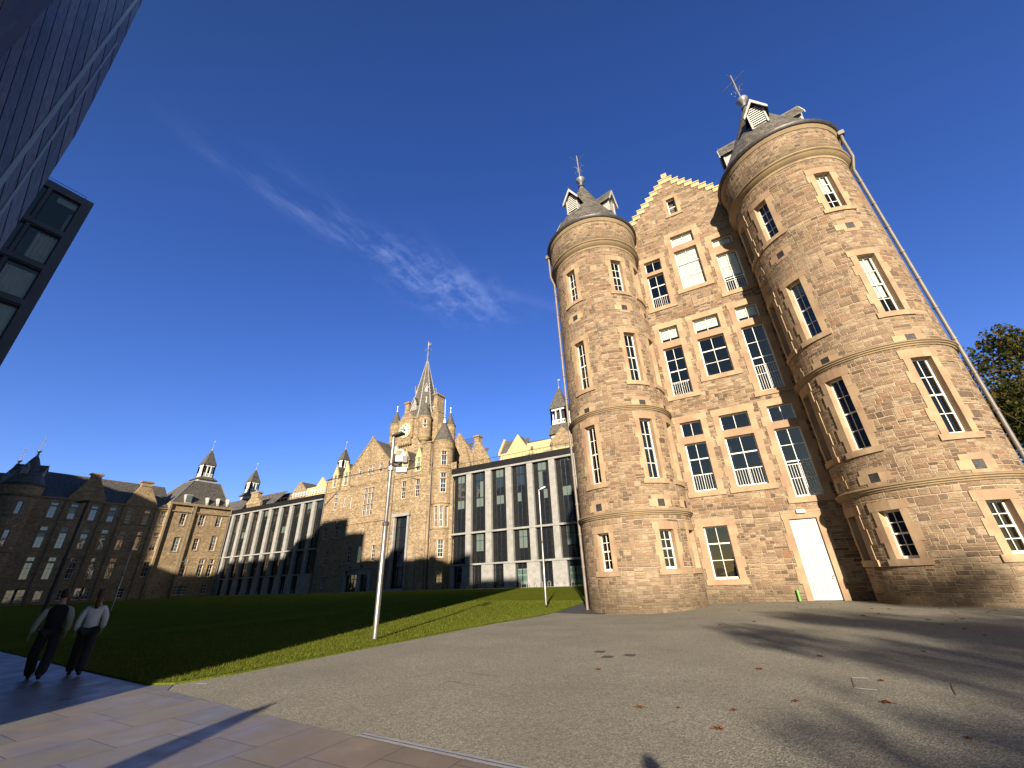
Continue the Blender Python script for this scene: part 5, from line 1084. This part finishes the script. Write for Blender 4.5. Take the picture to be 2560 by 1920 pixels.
# ------------------------------------------------------------------ CYCLE STANDS and BICYCLES
def hoop():
    m=MB(); pts=[(0,-.36,.0),(0,-.36,.62)]+[(0,-.36*COS(PI*k/8),.62+.28*SIN(PI*k/8)) for k in range(1,8)]+[(0,.36,.62),(0,.36,0)]; m.tube(pts,.035,8); m.tube([(0,-.36,.3),(0,.36,.3)],.02,6); return m
h0=hoop().build('cycle_stand',M_steelg,smooth=True); h0.location=(-52,70.6,.03); h0.rotation_euler=(0,0,R(62)); tag(h0,'x','cycle stand','cycle stands along the terrace')
ORD=['first','second','third','fourth','fifth','sixth','seventh','eighth','ninth','tenth','eleventh','twelfth','thirteenth','fourteenth','fifteenth','sixteenth']
hx=[-50.3,-47.7,-45.5,-43.2,-41.7,-40.3,-38.9,-37.4,-36.0,-34.7,-33.2,-31.7,-30.3,-28.8]
h0['label']='metal hoop cycle stand in the shade between parked bicycles below the clock tower building'
for i,x in enumerate(hx):
    o=h0.copy(); COL.objects.link(o); o.location=(x,70.6,.03)
    o['label']=('shaded' if x<-42 else 'sunlit')+' metal hoop cycle stand by the right concrete building, '+ORD[i+1]+' from the clock tower building'
    o['group']='cycle stands by the right concrete building, shaded' if x<-42 else 'cycle stands by the right concrete building, sunlit'
h0['group']='cycle stands by the right concrete building, shaded'; h0['label']='shaded metal hoop cycle stand by the right concrete building, first from the clock tower building'
for i in range(16):
    o=h0.copy(); COL.objects.link(o); o.location=(-133+2.1*i,70.6,.03); o['label']='shaded metal hoop cycle stand by the long concrete building, '+ORD[i]+' from the left wing'; o['group']='cycle stands by the long concrete building'
def bicycle(x,y,rz,lb,grp='bicycles parked below the right concrete building'):
    o=thing('bicycle',lb,'bicycle',(0,0,0),0,grp)
    for wx in (-.52,.52):
        m=MB(); 
        for k in range(20):
            a,b=2*PI*k/20,2*PI*(k+1)/20; m.tube([(wx+.33*COS(a),0,.34+.33*SIN(a)),(wx+.33*COS(b),0,.34+.33*SIN(b))],.022,5,cap=False)
        w_=m.build('tyre',M_ink,o); m=MB()
        for k in range(10): a=2*PI*k/10; m.tube([(wx,0,.34),(wx+.31*COS(a),0,.34+.31*SIN(a))],.004,3)
        m.lathe([(0,-.04),(.03,-.03),(.03,.03),(0,.04)],0,0,6); m.v[-0:]; m.build('spokes',M_steelg,w_)
    m=MB(); A_,B_,C_,D_,E_=(-.52,0,.34),(-.12,0,.32),(-.28,0,.86),(.38,0,.84),(.52,0,.34); 
    for p,q in ((A_,B_),(A_,C_),(B_,C_),(B_,D_),(C_,D_),(D_,E_),(D_,(.35,0,.98))): m.tube([p,q],.018,6)
    m.build('frame',M_iron,o); m=MB(); m.tube([(.35,-.28,.98),(.38,0,1.0),(.35,.28,.98)],.014,6); m.build('handlebar',M_iron,o); m=MB(); m.prism([(-.42,-.07,.94),(-.42,.07,.94),(-.14,.02,.95),(-.14,-.02,.95)],(0,0,.05)); m.tube([(-.28,0,.84),(-.28,0,.95)],.014,5); m.build('saddle',M_ink,o)
    o.location=(x,y,.03); o.rotation_euler=(0,0,rz); return o
for x,rz,lb in ((-50.9,.5,'dark bicycle leaning at the leftmost cycle stand by the clock tower building'),(-48.2,.6,'dark bicycle, second from the clock tower building, parked in the shade'),(-45.8,.5,'dark bicycle in the middle of the shaded cycle stands'),(-44.2,.7,'dark bicycle at the right end of the parked bicycles')): bicycle(x,70.5,rz,lb)
# ------------------------------------------------------------------ PEOPLE
def skinned(name,V,Ed,mt,parent,sub=2):
    me=bpy.data.meshes.new(name+'_s'); me.from_pydata([v[:3] for v in V],Ed,[]); o=bpy.data.objects.new(name+'_s',me); COL.objects.link(o)
    md=o.modifiers.new('Skin','SKIN'); md.use_smooth_shade=True; md.branch_smoothing=.6
    for i,v in enumerate(V):
        r=v[3]; me.skin_vertices[0].data[i].radius=(r if not isinstance(r,tuple) else r[0], r if not isinstance(r,tuple) else r[1])
    me.skin_vertices[0].data[0].use_root=True
    sm=o.modifiers.new('S','SUBSURF'); sm.levels=sub; sm.render_levels=sub
    bpy.context.view_layer.update(); dg=bpy.context.evaluated_depsgraph_get(); nm_=bpy.data.meshes.new_from_object(o.evaluated_get(dg)); bpy.data.objects.remove(o)
    nm_.materials.clear(); nm_.materials.append(mt); nm_.name=name; r_=bpy.data.objects.new(name,nm_); COL.objects.link(r_); r_.parent=parent; return r_
M_skin=mat('skin',fn=f_noisy((.42,.26,.18),(.48,.31,.22),5,.55))
def person(x,y,az,H,lb,top,trou,hairc,sleeve=None,hairlen=.0,arm=None,stride=.2,hold=False):
    o=thing('person',lb,'person',(0,0,0)); k=H/1.75
    # local: facing +Y
    s=stride
    J=dict(pel=(0,0,.95),wai=(0,0,1.08),che=(0,.01,1.30),nb=(0,.0,1.45),ne=(0,.01,1.52),h1=(0,.025,1.60),h2=(0,.02,1.68),h3=(0,.01,1.74),
      hl=(-.09,0,.90),hr=(.09,0,.90),kl=(-.10,s*.75,.50),kr=(.10,-s*.1,.48),al=(-.10,s*.95,.09),ar=(.10,-s*1.15,.13),fl=(-.11,s*.95+.16,.035),fr=(.11,-s*1.05+.10,.04),
      sl=(-.165,0,1.40),sr=(.165,0,1.40),el=(-.23,-s*.3,1.13),er=(.23,s*.2,1.13),wl=(-.24,-s*.15,.89),wr=(.22,s*.6,.91))
    if arm: J.update(arm)
    Rr=dict(pel=(.155,.11),wai=(.135,.10),che=(.165,.115),nb=(.12,.085),ne=.055,h1=(.068,.082),h2=(.080,.098),h3=(.055,.068),hl=.09,hr=.09,kl=.06,kr=.06,al=.04,ar=.04,fl=.035,fr=.035,sl=.058,sr=.058,el=.042,er=.042,wl=.028,wr=.028)
    names=list(J); idx={n:i for i,n in enumerate(names)}
    Ed=[('pel','wai'),('wai','che'),('che','nb'),('nb','ne'),('ne','h1'),('h1','h2'),('h2','h3'),('pel','hl'),('pel','hr'),('hl','kl'),('hr','kr'),('kl','al'),('kr','ar'),('al','fl'),('ar','fr'),('che','sl'),('che','sr'),('sl','el'),('sr','er'),('el','wl'),('er','wr')]
    bs=lambda n:.80 if n in ('pel','wai','che','sl','sr','hl','hr') else 1
    V=[(J[n][0]*k,J[n][1]*k,J[n][2]*k,tuple(q*k*bs(n) for q in Rr[n]) if isinstance(Rr[n],tuple) else Rr[n]*k*bs(n)) for n in names]; E_=[(idx[a],idx[b]) for a,b in Ed]
    # hands: palm, four fingers and a thumb on each wrist
    for wn,sg in (('wl',-1),('wr',1)):
        wv=Vector(J[wn]); ev=Vector(J['el' if wn=='wl' else 'er']); d=(wv-ev).normalized(); base=len(V); pc=wv+d*.05
        V.append((pc.x*k,pc.y*k,pc.z*k,(.034*k,.018*k))); E_.append((idx[wn],base))
        f=Vector((0,1,0))
        for fi,(off,ln) in enumerate(((.028,.065),(.01,.075),(-.008,.07),(-.026,.055))):
            r0=pc+d*.035+f*off; b=len(V); q=r0+d*ln*.5; r=q+d*ln*.4+Vector((-sg*.018,0,0)); V+= [(r0.x*k,r0.y*k,r0.z*k,.0095),(q.x*k,q.y*k,q.z*k,.0085),(r.x*k,r.y*k,r.z*k,.007)]; E_+=[(base,b),(b,b+1),(b+1,b+2)]
        r0=pc+f*.03; b=len(V); q=r0+f*.02+d*.03; V+=[(r0.x*k,r0.y*k,r0.z*k,.011),(q.x*k,q.y*k,q.z*k,.009)]; E_+=[(base,b),(b,b+1)]
    body=skinned('body',V,E_,M_skin,o,1)
    def cloth(nm_,ns,eds,ex,mt,add={}):
        i2={n:i for i,n in enumerate(ns)}; VV=[]
        for n in ns:
            p=Vector((add[n] if n in add and len(add[n])==3 else J[n])); r=Rr[n]; r=tuple((q+ex)*k for q in r) if isinstance(r,tuple) else (r+ex)*k
            VV.append((p.x*k,p.y*k,p.z*k,r))
        return skinned(nm_,VV,[(i2[a],i2[b]) for a,b in eds],mt,o,1)
    Rr['kl']=Rr['kr']=.082; Rr['al']=Rr['ar']=.078; Rr['pel']=(.115,.10)
    cloth('trousers',['pel','hl','hr','kl','kr','al','ar'],[('pel','hl'),('pel','hr'),('hl','kl'),('hr','kr'),('kl','al'),('kr','ar')],.022,trou,dict(al=(J['al'][0],J['al'][1],.05),ar=(J['ar'][0],J['ar'][1],.08))); Rr['pel']=(.155,.115)
    if sleeve:
        cloth('sleeve',['sl','el','wl'],[('sl','el'),('el','wl')],.024,sleeve); cloth('sleeve',['sr','er','wr'],[('sr','er'),('er','wr')],.024,sleeve)
        cloth('vest',['pel','wai','che','nb','sl','sr'],[('pel','wai'),('wai','che'),('che','nb'),('che','sl'),('che','sr')],.040,top,dict(pel=(0,0,.86),sl=(-.13,0,1.41),sr=(.13,0,1.41)))
    else:
        Rr['wl']=Rr['wr']=.032; cloth('top',['pel','wai','che','nb','sl','sr','el','er','wl','wr'],[('pel','wai'),('wai','che'),('che','nb'),('che','sl'),('che','sr'),('sl','el'),('sr','er'),('el','wl'),('er','wr')],.024,top,dict(pel=(0,0,.87)))
    hv=[(0,-.012,1.79,.05),(0,-.02,1.73,(.088,.098)),(0,-.035,1.65,(.082,.075)),(0,-.055,1.585,.055)]
    if hairlen: hv+=[(0,-.08,1.5,.06),(0,-.10,1.5-hairlen,.035)]
    skinned('hair',[(a*k,b*k,c*k,(r if not isinstance(r,tuple) else r)) for a,b,c,r in hv],[(i,i+1) for i in range(len(hv)-1)],hairc,o,1)
    fc=MB()
    for sx in (-1,1): fc.lathe([(0,1.655*k),(.012,1.662*k),(.012,1.670*k),(0,1.677*k)],sx*.03*k,.10*k,6)
    fc.build('eye',M_ink,o,fix=False); fc=MB(); fc.prism([(-.012*k,.10*k,1.61*k),(.012*k,.10*k,1.61*k),(0,.125*k,1.615*k),(0,.10*k,1.655*k)],(0,0,.001)); fc.box(-.02*k,.02*k,.095*k,.102*k,1.578*k,1.584*k); fc.build('nose_and_mouth',M_skin,o,fix=False)
    for nn in ('l','r'):
        a=Vector(J['a'+nn])*k; f=Vector(J['f'+nn])*k; skinned('shoe',[(a.x,a.y-.04,a.z-.02*k,.045),(a.x,a.y+.03,max(.035,a.z-.05),.046),(f.x,f.y,f.z,.038)],[(0,1),(1,2)],M_shoe,o,1)
    for sx in (-1,1):
        fc=MB(); fc.lathe([(0,1.63*k),(.014,1.64*k),(.016,1.67*k),(0,1.685*k)],sx*.083*k,.01*k,6); fc.build('ear',M_skin,o,fix=False)
    o.location=(x,y,.006); o.rotation_euler=(0,0,az-PI/2); return o
M_blk=mat('black_cloth',fn=f_noisy((.008,.008,.009),(.014,.014,.016),8,.9)); M_whc=mat('white_cloth',fn=f_noisy((.62,.62,.66),(.54,.54,.60),8,.85)); M_crc=mat('cream_cloth',fn=f_noisy((.50,.48,.40),(.42,.40,.34),8,.85)); M_drk=mat('dark_trousers',fn=f_noisy((.018,.017,.018),(.026,.024,.026),8,.9))
M_hbr=mat('dark_hair',fn=f_noisy((.020,.012,.008),(.035,.02,.012),20,.6)); M_hrd=mat('auburn_hair',fn=f_noisy((.09,.03,.018),(.13,.05,.03),20,.6)); M_shoe=mat('shoe_leather',fn=f_noisy((.02,.018,.016),(.05,.04,.035),9,.6))
person(-14.15,3.98,R(160),1.70,'person in black vest over pale sleeves, dark baggy trousers, walking away',M_blk,M_drk,M_hbr,sleeve=M_crc,stride=.26,arm=dict(el=(-.27,-.05,1.14),wl=(-.31,.0,.90),er=(.25,.0,1.13),wr=(.25,.06,.89),kl=(-.14,.10,.50),kr=(.13,.0,.50)))
person(-13.80,4.52,R(158),1.66,'person in white top and dark trousers with long reddish hair, walking away',M_whc,M_drk,M_hrd,hairlen=.14,stride=.24,arm=dict(el=(-.23,-.04,1.13),wl=(-.23,.02,.90),er=(.23,-.02,1.13),wr=(.22,.08,.92)))
person(.74,-.12,R(115),1.80,'photographer standing beside the camera, known by the head shadow on the gravel',M_blk,M_drk,M_hbr,sleeve=M_blk,stride=.02)
# banner shape made up behind the camera to cast the pointed paving shadow
fb=thing('feather_banner','tall pointed sail banner behind the camera that throws the long pointed shadow on the paving','banner',(-3.55,-3.95,0)); fx,fy=-3.55,-3.95
px_=Vector((.921,.389,0)); f_=lambda a,z: Vector((fx,fy,z))+px_*a
m=MB(); m.tube([f_(0,0),f_(0,1.6),f_(.0,2.5),f_(.06,2.9),f_(.2,3.1)],.018,8); m.build('pole',M_iron,fb); m=MB(); m.prism([f_(0,.45),f_(.55,.6),f_(.52,1.6),f_(.46,2.3),f_(.36,2.8),f_(.2,3.12),f_(.06,2.95),f_(0,2.5)],Vector((-.389,.921,0))*.004); m.build('sail',M_boxg,fb); m=MB(); m.box(fx-.3,fx+.3,fy-.3,fy+.3,.004,.05); m.build('base_plate',M_iron,fb)
# ------------------------------------------------------------------ TREES
def tree(x,y,h,cr,cz,n,lb,lsz=.16,seed=1,clumps=26,ry=1.,leafm=None,grp=None):
    rd=random.Random(seed); o=thing('tree',lb,'tree',(x,y,0),0,grp); t_=MB(); lf=MB(); r0=h*.022
    trunk=[Vector((x,y,0))]; d=Vector((rd.uniform(-.06,.06),rd.uniform(-.06,.06),1))
    for i in range(6): trunk.append(trunk[-1]+d*h*.13+Vector((rd.uniform(-.2,.2),rd.uniform(-.2,.2),0)))
    t_.tube(trunk,[r0*(1-.13*i) for i in range(7)],9)
    cs_=[]
    for i in range(clumps):
        while True:
            p=Vector((rd.uniform(-1,1),rd.uniform(-1,1),rd.uniform(-1,1)))
            if .25<p.length<1: break
        c=Vector((x+p.x*cr,y+p.y*cr*ry,cz+p.z*(h-cz)*.95)); cs_.append((c,rd.uniform(.16,.30)*cr))
        st=trunk[rd.randint(2,6)]; mid=st.lerp(c,.5)+Vector((rd.uniform(-.4,.4),rd.uniform(-.4,.4),rd.uniform(-.1,.5))); t_.tube([st,mid,c],[r0*.38,r0*.22,r0*.06],5,cap=False)
        for k in range(4):
            e=c+Vector((rd.gauss(0,1),rd.gauss(0,1),rd.gauss(0,.7)))*cs_[-1][1]*.8; t_.tube([mid.lerp(c,.6),e],[r0*.09,r0*.02],4,cap=False)
    for i in range(n):
        c,rr=cs_[rd.randrange(clumps)]; v=Vector((rd.gauss(0,1),rd.gauss(0,1),rd.gauss(0,.75))); v=v.normalized()*rr*(rd.random()**.45)*1.15; p=c+v
        a=Vector((rd.gauss(0,1),rd.gauss(0,1),rd.gauss(0,1))).normalized(); b=a.cross(Vector((rd.gauss(0,1),rd.gauss(0,1),rd.gauss(0,1)))).normalized(); s=lsz*rd.uniform(.6,1.3)
        j=len(lf.v); lf.v+=[p-a*s*.5,p+b*s*.32,p+a*s*.55,p-b*s*.32]; lf.f.append((j,j+1,j+2,j+3)); lf.uv+=[(0,0)]*4; lf.mi.append(0)
    t_.build('trunk',M_bark,o); lf.build('crown',leafm or M_leaf,o); return o
tree(27.0,50,21.3,8.6,11.5,34000,'broad leafy tree turning brown, behind the right turret',lsz=.34,seed=4,clumps=60)
tree(36,57,22.5,8.5,12,16000,'taller tree farther behind at the right edge',lsz=.38,seed=9,clumps=45)
def PA(ac,al): return (ac*.921-al*.389,ac*.389+al*.921)
for i,(ac,al,h,cr,cz,n,cl_) in enumerate(((6.6,-20,13.0,4.6,7.6,5200,19),(10.5,-22,14.5,5.0,8.0,8200,24),(17.0,-21,15.5,5.4,8.6,9500,26),(25,-25,17.5,5.8,9.6,9000,26),(8,-31,16,4.6,10,4600,17))):
    x,y=PA(ac,al); tree(x,y,h,cr,cz,n,'half bare street tree behind the camera, %s'%['nearest the camera','second from the camera','third along','at the far right end','tallest and thinnest, at the back'][i],lsz=.33,seed=20+i,clumps=cl_,grp='street trees behind the camera')
